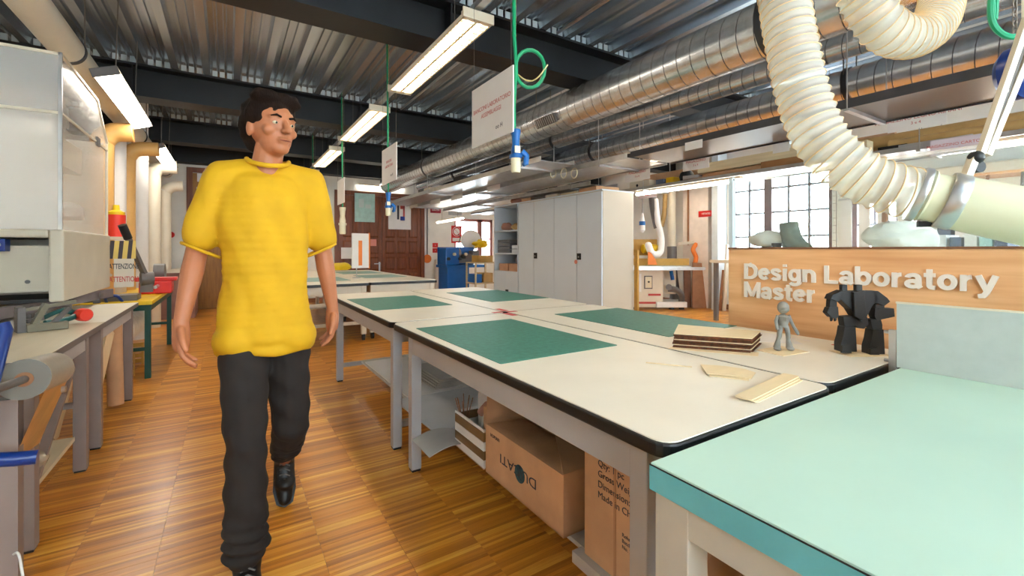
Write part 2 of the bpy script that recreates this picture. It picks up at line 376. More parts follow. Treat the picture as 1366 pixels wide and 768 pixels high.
# doors in the back wall
d1 = thing('door_1', None, None, (3.2, YB, 0), kind='structure')
dx0 = AY(449, 300, YB).x; dx1 = AY(563, 300, YB).x; dz = 2.5
put('door_frame', MB().box(dx0 - .05, dx1 + .05, YB - .05, YB, dz, dz + .1).box(dx0 - .05, dx0 + .05, YB - .05, YB, 0, dz).box(dx1 - .05, dx1 + .05, YB - .05, YB, 0, dz), M_door, d1)
dm = (dx0 + dx1) / 2
for a, b, hs in ((dx0 + .05, dm, 1), (dm, dx1 - .05, -1)):
    lf = put('door_leaf', B(a + .005, b - .005, YB - .035, YB - .001, .01, dz - .005), M_door, d1)
    wd = (b - a - .1) / 3
    for zz0, zz1 in ((.12, .62), (.7, 1.02), (1.1, 1.42), (1.5, 2.38)):
        for q in range(3):
            xa = a + .05 + q * wd
            put('panel', MB().add([(xa + .03, YB - .036, zz0), (xa + wd - .03, YB - .036, zz0), (xa + wd - .03, YB - .036, zz1), (xa + .03, YB - .036, zz1), (xa + .06, YB - .055, zz0 + .03), (xa + wd - .06, YB - .055, zz0 + .03), (xa + wd - .06, YB - .055, zz1 - .03), (xa + .06, YB - .055, zz1 - .03)],
                [(4, 5, 6, 7), (0, 1, 5, 4), (1, 2, 6, 5), (2, 3, 7, 6), (3, 0, 4, 7)]), M_door, lf)
    if hs == 1:
        put('door_handle', MB().bar((b - .06, YB - .09, .86), (b - .2, YB - .09, .86), .02).bar((b - .06, YB - .03, .86), (b - .06, YB - .1, .86), .02).box(b - .08, b - .04, YB - .045, YB - .03, .66, .9), M_alu, lf)
d2 = thing('door_2', None, None, (-.4, YB, 0), kind='structure')
e0 = AY(253, 300, YB).x; e1 = AY(330, 300, YB).x
put('door_frame', MB().box(e0 - .05, e1 + .05, YB - .05, YB, 2.75, 2.85).box(e0 - .05, e0 + .05, YB - .05, YB, 0, 2.75).box(e1 - .05, e1 + .05, YB - .05, YB, 0, 2.75), M_door, d2)
l2 = put('door_leaf', B(e0 + .05, e1 - .05, YB - .035, YB - .001, .01, 2.74), mat('ochre_door_wood', s2l(166, 112, 40), .45, var=.15, scale=5, stretch=(6, 6, .6)), d2)
for z0_, z1_ in ((.15, 1.0), (1.1, 2.6)):
    for a, b in ((e0 + .12, (e0 + e1) / 2 - .04), ((e0 + e1) / 2 + .04, e1 - .12)):
        put('panel', B(a, b, YB - .048, YB - .034, z0_, z1_), MATS['ochre_door_wood'], l2)

# ================================================ ROOM LAMPS AND ADDED FILL LAMPS
def louver_lamp(x0, x1, y0, y1, z, label, group):
    t = thing('louver_lamp', label, 'lamp', ((x0 + x1) / 2, (y0 + y1) / 2, z), group)
    h = .045; pts = [(x0, z), (x0 + .012, z), (x0 + .012, z + h - .004), (x1 - .012, z + h - .004), (x1 - .012, z), (x1, z), (x1 + .004, z + .02), (x1 - .05, z + h + .012), (x0 + .05, z + h + .012), (x0 - .004, z + .02)]
    put('housing', MB().prism(pts, y0, y1, axis='y').box(x0, x1, y0, y0 + .03, z, z + h).box(x0, x1, y1 - .03, y1, z, z + h), M_cream, t)
    for ya, yb in ((y0 - .012, y0), (y1, y1 + .012)): put('end_cap', B(x0 - .005, x1 + .005, ya, yb, z - .002, z + .06), M_cream, t)
    for s in (.3, .7):
        put('tube', MB().tube([(x0 + (x1 - x0) * s, y0 + .04, z + .022), (x0 + (x1 - x0) * s, y1 - .04, z + .022)], .013, 8), M_tube, t, smooth=True)
    lv = MB(); yy = y0 + .06
    while yy < y1 - .04: lv.box(x0 + .012, x1 - .012, yy, yy + .009, z + .001, z + .034); yy += .05
    lv.box((x0 + x1) / 2 - .008, (x0 + x1) / 2 + .008, y0 + .03, y1 - .03, z, z + h - .006)
    put('louver', lv, M_louv, t, kind='stuff')
    for yy in (y0 + .35, y1 - .35):
        put('suspension_wire', MB().tube([((x0 + x1) / 2, yy, z + h), ((x0 + x1) / 2, yy, ZC - .001)], .0025, 5), M_rope, t)
    return t
LG = 'louvered ceiling lamps over the worktables'
LL = ['nearest long louvered lamp hanging above the central worktables', 'second louvered lamp of the central row, past the nearest one', 'third louvered lamp of the central row', 'farthest louvered lamp of the central row']
for k in range(4): louver_lamp(1.24, 1.45, 2.52 + 2.2 * k, 4.07 + 2.2 * k, 2.66, LL[k], LG)
louver_lamp(1.24, 1.45, .32, 1.87, 2.66, 'louvered lamp above the turquoise table, out of view', LG)
louver_lamp(1.24, 1.45, -1.9, -.35, 2.66, 'louvered lamp behind the viewpoint, out of view', LG)
put('lamp_rail', MB().box(1.32, 1.37, -2.2, 11, 2.735, 2.775), M_alu, label='straight metal rail running above the central row of louvered lamps', cat='rail')
def diffuser_lamp(x, y0, y1, z, label, tilt=.35):
    t = thing('batten_lamp', label, 'lamp', (x, (y0 + y1) / 2, z), 'bright batten lamps along the left wall duct')
    M = Matrix.Translation((x, 0, z)) @ Matrix.Rotation(-tilt, 4, 'Y')
    put('housing', B(-.085, .085, y0, y1, .03, .06, M=M), M_cream, t)
    put('end_cap', MB().box(-.085, .085, y0 - .012, y0, -.005, .06, M=M), M_greyd, t); put('end_cap', MB().box(-.085, .085, y1, y1 + .012, -.005, .06, M=M), M_greyd, t)
    put('diffuser', MB().prism([(-.08, .03), (-.06, 0), (.06, 0), (.08, .03)], y0, y1, M=M, axis='y'), M_tubec_soft, t)
    for yy in (y0 + .3, y1 - .5): put('suspension_chain', MB().tube([(x, yy, z + .06), (x + .02, yy, ZC - .005)], .004, 5), M_rope, t)
    return t
M_tubec_soft = mat('glowing_diffuser', (1, 1, 1), .5, emit=((1.0, .92, .80), LAMP * .55))
for k, (y0, lb) in enumerate([(4.5, 'nearest bright batten lamp hanging beside the clear hood'), (7.4, 'farther bright batten lamp above the green bench')]):
    diffuser_lamp(-.78, y0, y0 + 1.7, 2.52, lb)
for k, (x, y) in enumerate([(5.777, -.5), (5.777, 2.0), (5.777, 4.5), (5.777, 7.0), (7.277, 9.1), (7.577, 4.75), (7.277, 1.6)]):  # lamps added as fill to brighten the right bay and its walls
    louver_lamp(x - .1, x + .1, y, y + 1.55, 2.62, ['added louvered fill lamp high in the far bay behind the ducts', 'added louvered fill lamp above the right-hand bay', 'added louvered fill lamp between the ducts and the tall windows', 'added louvered fill lamp over the sliding table saw', 'added louvered fill lamp in the far right corner', 'added louvered fill lamp near the wall behind the table saw', 'added louvered fill lamp over the long bench by the tall windows'][k], 'added fill lamps beyond the ducts')
def tube_lamp(a, b, label, r=.02, wire=False):
    t = thing('tube_lamp', label, 'lamp', a, 'bare tube lamps under shelves and on the far wall')
    a = Vector(a); b = Vector(b); put('housing', MB().bar(a + Vector((0, 0, .035)), b + Vector((0, 0, .035)), .06, .025), M_cream, t)
    put('tube', MB().tube([a, b], r, 8), M_tubec, t, smooth=True)
    if wire:
        for k in (.2, .8): c = a.lerp(b, k); put('wire', MB().tube([c + Vector((0, 0, .04)), Vector((c.x, c.y, ZC - .001))], .003, 5), M_rope, t)
tube_lamp((1.62 + 1.0, YB - .045, 2.72), (1.62 + 2.1, YB - .045, 2.72), 'white tube lamp on the wall above the brown double door')
p = AY(583, 297, 10.4); q = AY(618, 291, 9.4); tube_lamp(p, q, 'short bright tube lamp hanging over the blue lathe', wire=True)
tube_lamp((4.95, 2.9, 1.995), (4.95, 4.45, 1.995), 'glowing tube lamp under the hanging shelf above the table saw')
tube_lamp((4.95, -.3, 1.995), (4.95, 1.2, 1.995), 'glowing tube lamp under the hanging shelf behind the clear hose')

# ================================================ CENTRAL TABLES
def rounded_table(x0, x1, y0, y1, label, group, legs, T=.77, brace=True):
    t = thing('worktable', label, 'table', ((x0 + x1) / 2, (y0 + y1) / 2, 0), group)
    put('tabletop', MB().prism(rrect(x0 + .006, x1 - .006, y0 + .006, y1 - .006, .045), T - .034, T), M_white, t)
    put('edge_band', MB().prism(rrect(x0, x1, y0, y1, .05), T - .038, T - .003), M_black, t, bevel=.006)
    (lx0, lx1, ly0, ly1) = legs; w = .055
    for a, b in ((lx0, ly0), (lx0, ly1), (lx1, ly0), (lx1, ly1)):
        L_ = put('leg', B(a, a + w, b, b + w, .012, T - .038), M_grey, t, bevel=.003)
        put('foot', B(a + .004, a + w - .004, b + .004, b + w - .004, 0, .012), M_black, L_)
    za, zb = T - .128, T - .0385
    put('apron', B(lx0 + .002, lx0 + .03, ly0 + w, ly1, za, zb), M_grey, t); put('apron', B(lx1 + w - .03, lx1 + w - .002, ly0 + w, ly1, za, zb), M_grey, t)
    put('apron', B(lx0 + w, lx1, ly0 + .002, ly0 + .03, za, zb), M_grey, t); put('apron', B(lx0 + w, lx1, ly1 + w - .03, ly1 + w - .002, za, zb), M_grey, t)
    if brace:
        for yy in (ly0, ly1): put('brace', B(lx0 + w, lx1, yy + .01, yy + .045, .125, .16), M_grey, t)
    return t
CG = 'cream topped worktables pushed together in the middle'
rounded_table(.81, 1.612, .64, 2.595, 'cream topped worktable in front, holding the veneer strips, cardboard boxes beneath', CG, (.83, 1.54, .715, 2.31))
rounded_table(1.618, 2.42, .66, 2.645, 'cream topped worktable carrying the two small robot figures', CG, (1.64, 2.34, .74, 2.34))
rounded_table(.81, 1.612, 2.61, 4.56, 'cream topped worktable at the far end beside the aisle', CG, (.83, 1.54, 2.63, 4.26))
rounded_table(1.618, 2.42, 2.655, 4.575, 'cream topped worktable at the far end next to the grey lockers', CG, (1.64, 2.34, 2.68, 4.28))
def cmat(x0, x1, y0, y1, label):
    put('cutting_mat', MB().prism(rrect(x0, x1, y0, y1, .006, 2), .7703, .7725), M_green, label=label, cat='cutting mat', group='green cutting mats on the worktables')
cmat(.862, 1.475, 1.437, 2.335, 'dark green cutting mat on the nearest worktable'); cmat(.862, 1.475, 3.185, 4.02, 'green cutting mat on the far worktable beside the aisle')
cmat(1.83, 2.415, 3.185, 4.1, 'green cutting mat on the far worktable by the lockers'); cmat(1.83, 2.418, 1.44, 2.355, 'green cutting mat partly behind the stack of brown sheets')
# red tape marks where the four tables meet
for k, (x0, x1, y0, y1) in enumerate([(1.56, 1.605, 2.45, 2.58), (1.625, 1.70, 2.6, 2.64), (1.52, 1.6, 2.62, 2.66), (1.63, 1.67, 2.67, 2.8)]):
    put('tape_mark', B(x0, x1, y0, y1, .7702, .771), M_red, label=['red tape mark at the joint corner of the nearest table', 'red tape mark on the joint toward the plywood partition', 'red tape mark at the joint corner of the far aisle table', 'red tape mark at the joint corner of the table by the lockers'][k], cat='tape', group='red tape marks at the table joint')
for k, (x0, y0, y1) in enumerate([(2.26, 1.30, 1.46), (2.30, 1.02, 1.12), (2.3, .86, .93)]):
    put('tape_strip', B(x0, x0 + .02, y0, y1, .7702, .771), [M_red, M_paper, M_red][k], label=['thin red tape strip on the table behind the grey figure', 'short white tape strip on the table between the two figures', 'short red tape strip on the table behind the black robot'][k], cat='tape')

# turquoise table in front
TT = thing('drafting_table', 'turquoise topped table on a beige steel frame in the near right corner', 'table', (1.4, -.1, 0))
put('tabletop', B(.722, 2.3, -1.0, .612, .765, .77), M_turq, TT, bevel=.001)
put('edge_band', B(.720, 2.302, -1.002, .614, .716, .7648), M_turqe, TT)
put('edge_line', MB().box(.7195, 2.3, -1.0, .6145, .7646, .7664), M_black, TT)
FRM = mat('beige_painted_frame', s2l(196, 190, 176), .5, var=.05)
hole = MB()
put('leg', B(.728, .79, .530, .606, .01, .715), FRM, TT, bevel=.002); put('leg', B(2.22, 2.29, .53, .606, .01, .715), FRM, TT); put('leg', B(.728, .79, -.95, -.87, .01, .715), FRM, TT); put('leg', B(2.22, 2.29, -.95, -.87, .01, .715), FRM, TT)
put('apron', B(.729, .76, -.87, .53, .655, .715), FRM, TT); put('apron', B(.79, 2.22, .57, .603, .655, .715), FRM, TT)
put('cable_hole', MB().lathe((.7285, .575, .62), [(.012, -.003), (.012, 0)], 20, axis=(-1, 0, 0)), M_navy, TT)
put('inner_rail', B(.9, .95, -.8, .5, .60, .69), M_greyd, TT)
put('small_carton', B(.98, 1.3, .12, .50, 0, .455), mat('kraft_yellowish', s2l(206, 176, 120), .7, var=.08), label='yellowish cardboard carton under the turquoise table', cat='box', bevel=.002)
# grey panel standing at the back of that table
GP = thing('upright_panel', 'scratched pale grey plastic panel standing upright along the turquoise table', 'panel', (2.07, -.2, .77))
put('sheet', B(2.06, 2.068, -1.2, .622, .771, 1.004), M_panel, GP); put('edge_strip', B(2.057, 2.071, -1.2, .624, 1.004, 1.01), M_cream, GP)
put('end_post', B(2.058, 2.076, .624, .645, .72, .905), M_alu, GP)
for zz in (.79, .895): put('bolt', MB().lathe((2.066, .66, zz), [(.006, -.015), (.006, .0)], 8, axis=(0, 1, 0)), M_alu, GP)

# lower shelf under the central tables with boards, paper and boxes
SHV = mat('pale_shelf_board', s2l(190, 184, 176), .5, var=.05)
put('lower_shelf', B(1.03, 1.53, .8, 4.2, .162, .178), SHV, label='long pale board forming the lower shelf under the central tables', cat='shelf')
put('white_board', B(1.04, 1.9, 2.95, 4.1, .18, .192, ), M_paper, label='large white board lying under the far table', cat='board')
put('white_board', B(1.06, 1.7, 2.28, 2.92, .18, .19, M=Matrix.Rotation(.04, 4, 'Z')), mat('off_white_board', s2l(214, 214, 214), .5, var=.03), label='smaller off-white board lying in front of the large white board', cat='board')
pp = thing('board_stack', 'low stack of pale grey boards lying under the far worktable', 'boards', (1.45, 3.3, .193))
for k in range(5): put('board', B(1.25 + .01 * k, 1.7, 3.0, 3.55 - .01 * k, .193 + .014 * k, .205 + .014 * k), SHV, pp)
cr = MB()
for k in range(9): a = k / 8; cr.add([], [])
cs = [(x, .182 + .03 * math.sin((x - .83) * 12)) for x in [ .83 + i * .03 for i in range(14)]]
sag = MB(); nn = len(cs)
sag.add([(p[0], yy, p[1] + dz) for yy in (2.06, 2.3) for dz in (0, .003) for p in cs], [(i, i + 1, nn + i + 1, nn + i)[::-1] for i in range(nn - 1)] + [(2 * nn + i, 2 * nn + i + 1, 3 * nn + i + 1, 3 * nn + i) for i in range(nn - 1)] + [(nn + i, nn + i + 1, 3 * nn + i + 1, 3 * nn + i) for i in range(nn - 1)] + [(i, i + 1, 2 * nn + i + 1, 2 * nn + i) for i in range(nn - 1)])
put('curled_sheet', sag, SHV, label='curled grey sheet hanging over the front of the lower shelf', cat='sheet', smooth=True)

# cardboard box one, open flaps
bx = thing('cardboard_box', 'open cardboard box with a round blue and black print under the front table', 'box', (1.25, 1.53, .18))
X0, X1, Y0, Y1, Z0, Z1 = 1.0, 1.42, 1.235, 1.80, .18, .40
for nm, bb in (('side', (X0, X0 + .006, Y0, Y1, Z0, Z1)), ('side', (X1 - .006, X1, Y0, Y1, Z0, Z1)), ('side', (X0 + .006, X1 - .006, Y0, Y0 + .006, Z0, Z1)), ('side', (X0 + .006, X1 - .006, Y1 - .006, Y1, Z0, Z1)), ('bottom', (X0, X1, Y0, Y1, Z0 - .002, Z0 + .004))):
    put(nm, B(*bb), M_card, bx)
put('flap', MB().add([(X0, Y1, Z1), (X1, Y1, Z1), (X1, Y1 + .10, Z1 + .16), (X0, Y1 - .02, Z1 + .19), (X0, Y1 - .005, Z1), (X1, Y1 - .005, Z1), (X1, Y1 + .095, Z1 + .16), (X0, Y1 - .025, Z1 + .19)], [(0, 1, 2, 3), (7, 6, 5, 4), (0, 3, 7, 4), (1, 5, 6, 2), (3, 2, 6, 7)]), M_card, bx)
def flap4(a, b, c, d, nm='flap', m=M_card):
    n = (Vector(b) - Vector(a)).cross(Vector(d) - Vector(a)).normalized() * .004
    return put(nm, MB().add([a, b, c, d] + [Vector(v) + n for v in (a, b, c, d)], [(3, 2, 1, 0), (4, 5, 6, 7), (0, 1, 5, 4), (1, 2, 6, 5), (2, 3, 7, 6), (3, 0, 4, 7)]), m, bx)
flap4((X0, Y0, Z1), (X0, Y1, Z1), (X0 + .19, Y1 - .02, Z1 - .01), (X0 + .19, Y0 + .02, Z1 + .002))
flap4((X0, Y0, Z1), (X1, Y0, Z1), (X1, Y0 + .2, Z1 + .03), (X0 + .15, Y0 + .24, Z1 + .035))
flap4((X1, Y1, Z1), (X1, Y0, Z1), (X1 + .05, Y0, Z1 + .14), (X1 + .05, Y1, Z1 + .14), m=M_cardd)
Mx = frame((X0 - .001, 1.60, .30), (0, -1, 0), (0, 0, 1))
put('printed_text', text_mb('DUCATI', .056, .0004, frame((X0 - .0012, 1.395, .312), (0, 1, 0), (0, 0, -1)) @ Matrix.Diagonal((1.35, 1, 1, 1)), space=1.0), M_textk, bx, label='dark lettering printed upside down')
put('round_mark', MB().lathe((X0 - .0006, 1.515, .288), [(.036, 0), (.036, .001)], 24, axis=(-1, 0, 0)), mat('blue_print', s2l(52, 92, 104), .7, var=.3, scale=50), bx)
put('small_print', text_mb('HUMAN', .022, .0004, frame((X0 - .0012, 1.755, .358), (0, -1, 0), (0, 0, 1))), M_textk, bx)
# cardboard box two, tall
b2 = thing('cardboard_box', 'tall closed cardboard carton with shipping text beside the near table leg', 'box', (1.2, 1.0, .18))
put('carton', B(1.01, 1.45, .70, 1.135, .18, .60), M_card, b2, bevel=.002); put('tape_seam', B(1.0085, 1.0098, .99, 1.0, .18, .60), mat('kraft_tape', s2l(180, 132, 92), .6, var=.03), b2)
for k, tx in enumerate(['Bermund', 'Qty: 1 pc', 'Gross Weight:', 'Dimension: 48', 'Made in China']):
    put('shipping_text', text_mb(tx, .034 if k == 0 else .030, .0004, frame((1.0088, 1.07, .545 - .034 * k - (.008 if k else 0)), (0, -1, 0), (0, 0, 1)), offset=.002 if k == 0 else 0), M_textk, b2)
for k in range(3): put('small_print', text_mb(['Rohs', 'Batch', 'No. 21'][k], .016, .0004, frame((1.0088, .965, .33 - .018 * k), (0, -1, 0), (0, 0, 1))), M_textk, b2)
put('wood_batten', B(.985, 1.026, .72, 1.17, .14, .178), SHV, label='pale wooden batten along the shelf edge under the tall carton', cat='batten')
# striped crate
c2 = thing('striped_crate', 'low white and brown striped crate of odds and ends under the front table', 'crate', (1.2, 2.0, .18))
cx0, cx1, cy0, cy1 = 1.0, 1.36, 1.82, 2.13
M_tapeb = mat('brown_parcel_tape', s2l(128, 98, 60), .45, var=.1)
for zz, m in ((.18, M_paper), (.22, M_tapeb), (.262, M_paper), (.305, M_tapeb), (.35, M_paper)):
    h = .04 if zz < .34 else .012
    put('band', MB().box(cx0, cx0 + .008, cy0, cy1, zz, zz + h).box(cx1 - .008, cx1, cy0, cy1, zz, zz + h).box(cx0 + .008, cx1 - .008, cy0, cy0 + .008, zz, zz + h).box(cx0 + .008, cx1 - .008, cy1 - .008, cy1, zz, zz + h), m, c2)
put('bottom', B(cx0, cx1, cy0, cy1, .178, .184), M_card, c2)
put('paper_roll', MB().lathe((1.15, 2.06, .19), [(.045, 0), (.045, .26)], 18), M_paper, label='white paper roll sticking up out of the striped crate', cat='roll', smooth=True)
put('pink_grip', MB().tube([(1.08, 2.0, .37), (1.1, 1.97, .41), (1.13, 1.93, .40), (1.15, 1.9, .42)], [.02, .025, .025, .02], 10), M_pink, label='dusty pink padded grip lying in the striped crate', cat='grip', smooth=True)
put('offcut', B(1.06, 1.25, 1.90, 1.93, .2, .43, M=None), M_card, label='brown offcut standing up in the striped crate', cat='offcut')
put('dark_bundle', MB().ball((1.2, 1.99, .31), .1, (1, .8, .6)), M_greyd, label='dark bundle filling the striped crate', cat='bundle', smooth=True)
put('white_stick', MB().bar((1.03, 1.93, .25), (1.13, 1.99, .46), .012), M_paper, label='thin white stick leaning out of the striped crate', cat='stick')
tw = thing('twig_bunch', 'bunch of thin dry twigs in the left corner of the striped crate', 'twigs', (1.04, 2.1, .3))
for k in range(8):
    a = k * .7; put('twig', MB().tube([(1.04, 2.1, .19), (1.04 + .03 * math.cos(a), 2.1 + .02 * math.sin(a), .36), (1.04 + .05 * math.cos(a), 2.10 + .03 * math.sin(a), .42 + .01 * (k % 3))], .0025, 5), M_cardd, tw)

# things on the table tops
st = thing('veneer_stack', 'thick stack of light sheets with scorched brown edges on the cream table', 'stack', (1.75, 1.3, .771))
P4 = [Vector((1.653, 1.275)), Vector((1.835, 1.03)), Vector((2.03, 1.10)), Vector((1.875, 1.42))]
for k in range(13):
    j = Vector((random.uniform(-.006, .006), random.uniform(-.006, .006))); z = .771 + .0048 * k
    pts = [(p + j + (Vector((.02, .05)) if q == 2 and k == 0 else Vector((0, 0)))) for q, p in enumerate(P4)]
    o = put('sheet', MB().prism([tuple(p) for p in pts], z, z + .0034), M_balsa if k % 5 == 2 else M_balsae, st)
    if k == 12: o.data.materials.clear(); o.data.materials.append(M_balsa)
put('sheet', MB().prism([(1.61, 1.27), (1.80, .985), (1.87, 1.02), (1.70, 1.30)], .7705, .7715), M_balsa, st, label='lowest light sheet sticking out in front')
for k, (cx_, cy_, a, w, h) in enumerate([(1.46, .90, .55, .125, .12), (1.49, .89, .35, .12, .11), (1.455, .93, .75, .125, .105)]):
    M = Matrix.Translation((cx_, cy_, 0)) @ Matrix.Rotation(a, 4, 'Z')
    put('veneer_square', MB().prism([(-w / 2, -h / 2), (w / 2 - .03, -h / 2), (w / 2, -h / 2 + .04), (w / 2, h / 2), (-w / 2, h / 2)], .771 + .003 * k, .7732 + .003 * k, M=M), M_balsa,
        label=['light square veneer sheet at the bottom of the small pile', 'light square veneer sheet in the middle of the small pile', 'light square veneer sheet topmost of the small pile'][k], cat='veneer', group='small pile of veneer squares')
def strip(x0, y0, x1, y1, w, z, lab):
    a = math.atan2(y1 - y0, x1 - x0); l = math.hypot(x1 - x0, y1 - y0); M = Matrix.Translation((x0, y0, 0)) @ Matrix.Rotation(a, 4, 'Z')
    put('veneer_strip', MB().prism(rrect(0, l, 0, w, .008, 3), z, z + .003, M=M), M_balsa, label=lab, cat='veneer', group='long veneer strips at the table edge')
strip(1.250, .684, 1.59, .722, .048, .771, 'lowest of the three long rounded veneer strips near the table edge')
strip(1.240, .686, 1.59, .730, .048, .7745, 'middle one of the three long rounded veneer strips')
strip(1.232, .692, 1.60, .738, .048, .778, 'topmost long rounded veneer strip near the table edge')
put('thin_stick', MB().bar((1.335, 1.155, .773), (1.425, 1.02, .773), .006, .003), M_balsa, label='thin light wooden stick lying alone on the nearest table', cat='stick')
put('white_sheet', MB().prism([(2.05, 1.2), (2.20, 1.0), (2.36, 1.15), (2.30, 1.42), (2.1, 1.45)], .7705, .7712), M_paper, label='white paper sheet lying behind the stack of brown sheets', cat='paper')

# plywood sign wall with glass above
SX = 2.47
sw = thing('sign_board', 'orange plywood partition with white raised lettering behind the tables', 'partition', (SX, .4, 0))
put('panel', B(SX, SX + .03, .13, 1.523, .10, 1.203), M_ply, sw); put('panel', B(SX, SX + .03, -1.4, .128, .10, 1.203), M_ply, sw)
put('top_strip', B(SX - .004, SX + .035, -1.4, 1.525, 1.203, 1.213), mat('dark_plywood_edge', s2l(126, 84, 56), .5, var=.1), sw)
for yy in (1.4, .1, -1.2): put('foot', B(SX - .01, SX + .05, yy, yy + .06, 0, .10), M_door, sw)
SW = .19   # stroke width of the bold grotesque letters, cap height = 1
def arc(cx, cy, rx, ry, a0, a1, n=14): return [(cx + rx * math.cos(math.radians(a0 + (a1 - a0) * k / n)), cy + ry * math.sin(math.radians(a0 + (a1 - a0) * k / n))) for k in range(n + 1)]
h_ = SW / 2; xh = .74; bo_ = arc(.31, .37, .225, .28, 0, 360, 24)
GL = {'D': (.80, [[(h_, 0), (h_, 1)], [(h_, 1 - h_), (.34, 1 - h_)] + arc(.34, .5, .35, .5 - h_, 90, -90) + [(h_, h_)]]),
 'L': (.62, [[(h_, 0), (h_, 1)], [(0, h_), (.60, h_)]]),
 'M': (.94, [[(h_, 0), (h_, 1)], [(.93 - h_, 0), (.93 - h_, 1)], [(h_, .93), (.465, .10)], [(.93 - h_, .93), (.465, .10)]]),
 'e': (.64, [arc(.31, .37, .225, .28, 4, 318, 20), [(.12, .40), (.50, .40)]]),
 'o': (.66, [bo_]),
 's': (.58, [[(.47, .52)] + arc(.275, .555, .175, .10, 20, 180, 8) + [(.11, .50), (.20, .42), (.36, .34), (.46, .26)] + arc(.275, .185, .185, .10, 10, -165, 9)]),
 'i': (.28, [[(h_ + .03, 0), (h_ + .03, xh)], [(h_ + .03, .85), (h_ + .03, 1)]]),
 'n': (.64, [[(h_, 0), (h_, xh)], arc(.31, .40, .215, .25, 180, 0, 12) + [(.525, 0)]]),
 'r': (.42, [[(h_, 0), (h_, xh)], arc(.33, .38, .235, .27, 180, 88, 8)]),
 't': (.40, [[(.18, .95), (.18, .20)] + arc(.28, .19, .10, .11, 180, 275, 6) + [(.37, .075)], [(0, xh - .07), (.37, xh - .07)]]),
 'b': (.68, [[(h_, 0), (h_, 1)], arc(.335, .37, .235, .28, 0, 360, 24)]),
 'g': (.66, [arc(.305, .38, .215, .27, 0, 360, 24), [(.535, xh), (.535, 0)] + arc(.31, -.02, .225, .16, 0, -160, 10)]),
 'a': (.62, [[(.10, .52)] + arc(.29, .50, .19, .155, 160, 0, 10) + [(.48, .10), (.55, .03)], arc(.28, .22, .19, .14, 0, 360, 18)]),
 'y': (.62, [[(.07, xh), (.32, .06)], [(.57, xh), (.30, -.04)] + [(.22, -.17), (.07, -.19)]])}
def ribbon(mb, pts, w, depth, T):
    closed = math.dist(pts[0], pts[-1]) < 1e-3
    if closed: pts = pts[:-1]
    n = len(pts); L_, R_ = [], []
    for i, p in enumerate(pts):
        a = pts[i - 1] if (i or closed) else None; b = pts[(i + 1) % n] if (i < n - 1 or closed) else None
        d = []
        for u, v in ((a, p), (p, b)):
            if u and v:
                l = math.dist(u, v) or 1; d.append(((v[0] - u[0]) / l, (v[1] - u[1]) / l))
        t = (sum(q[0] for q in d), sum(q[1] for q in d)); l = math.hypot(*t) or 1; t = (t[0] / l, t[1] / l)
        c = max(.6, abs(t[0] * d[0][0] + t[1] * d[0][1])); nx, ny = -t[1] * w / 2 / c, t[0] * w / 2 / c
        L_.append((p[0] + nx, p[1] + ny)); R_.append((p[0] - nx, p[1] - ny))
    vs = [T @ Vector((q[0], q[1], z)) for z in (0, depth) for s_ in (L_, R_) for q in s_]; fs = []
    for i in range(n if closed else n - 1):
        j = (i + 1) % n
        fs += [(2 * n + i, 3 * n + i, 3 * n + j, 2 * n + j), (i, j, n + j, n + i), (i, 2 * n + i, 2 * n + j, j), (n + i, n + j, 3 * n + j, 3 * n + i)]
    if not closed:
        for i in (0, n - 1): fs.append((i, n + i, 3 * n + i, 2 * n + i))
    mb.add(vs, fs)
def letters(body, cap, y0, z0, parent, total=None):
    ws = [GL[c][0] if c != ' ' else .30 for c in body]; gap = .045; nat = sum(ws) + gap * (len(body) - 1); k = (total / nat) if total else LK[0]
    if total: LK[0] = k
    x = 0
    for c, w in zip(body, ws):
        if c != ' ':
            T = frame((SX - .0005, y0, z0), (0, -1, 0), (0, 0, 1)) @ Matrix.Diagonal((k, cap, 1, 1)) @ Matrix.Translation((x, 0, 0))
            mb = MB()
            for q, st_ in enumerate(GL[c][1]): ribbon(mb, st_, SW, .011 + .0002 * q, T)
            put('letter', mb, M_letter, parent)
        x += w + gap
LK = [0]
letters('Design Laboratory', .087, 1.425, 1.036, sw, .985); letters('Master', .087, 1.425, .934, sw)
# glass above the sign wall
gp = thing('glass_screen', 'clear glass screen standing on top of the plywood sign partition', 'screen', (SX + .02, .5, 1.213))
put('pane', B(SX + .014, SX + .020, -1.4, 1.50, 1.213, 1.60), M_glass, gp)
put('post', B(SX, SX + .03, 1.50, 1.522, 1.213, 1.62), mat('pale_blue_post', s2l(196, 208, 216), .4, var=.05), gp)
put('top_rail', B(SX + .005, SX + .03, -1.4, 1.5, 1.60, 1.612), M_acryl, gp)
# counter behind the glass with wrapped things on it
ct = thing('counter', 'white counter behind the plywood partition carrying wrapped bundles', 'counter', (2.85, .3, 0))
put('top', B(2.56, 3.2, -1.3, 1.40, 1.15, 1.18), M_white, ct)
for xx in (2.6, 3.1):
    for yy in (-1.2, 1.3): put('leg', B(xx, xx + .05, yy, yy + .05, 0, 1.15), M_greyd, ct)
def lump(name, c, r, sc, m, label, cat, seed, amp=.25, rot=0, n=28, fr=None):
    mb = MB().ball((0, 0, 0), 1, (1, 1, 1), n); f = fr or 1.3
    for i, v in enumerate(mb.v):
        k = 1 + amp * noise.noise(v * f + Vector((seed, 0, 0))) + amp * .35 * noise.noise(v * f * 3.3 + Vector((seed, 5, 0)))
        p = Vector((v.x * sc[0], v.y * sc[1], v.z * sc[2])) * r * k
        p = Matrix.Rotation(rot, 3, 'Z') @ p; p.z = max(p.z, -sc[2] * r * .75); mb.v[i] = Vector(c) + p
    return put(name, mb, m, label=label, cat=cat, smooth=True)
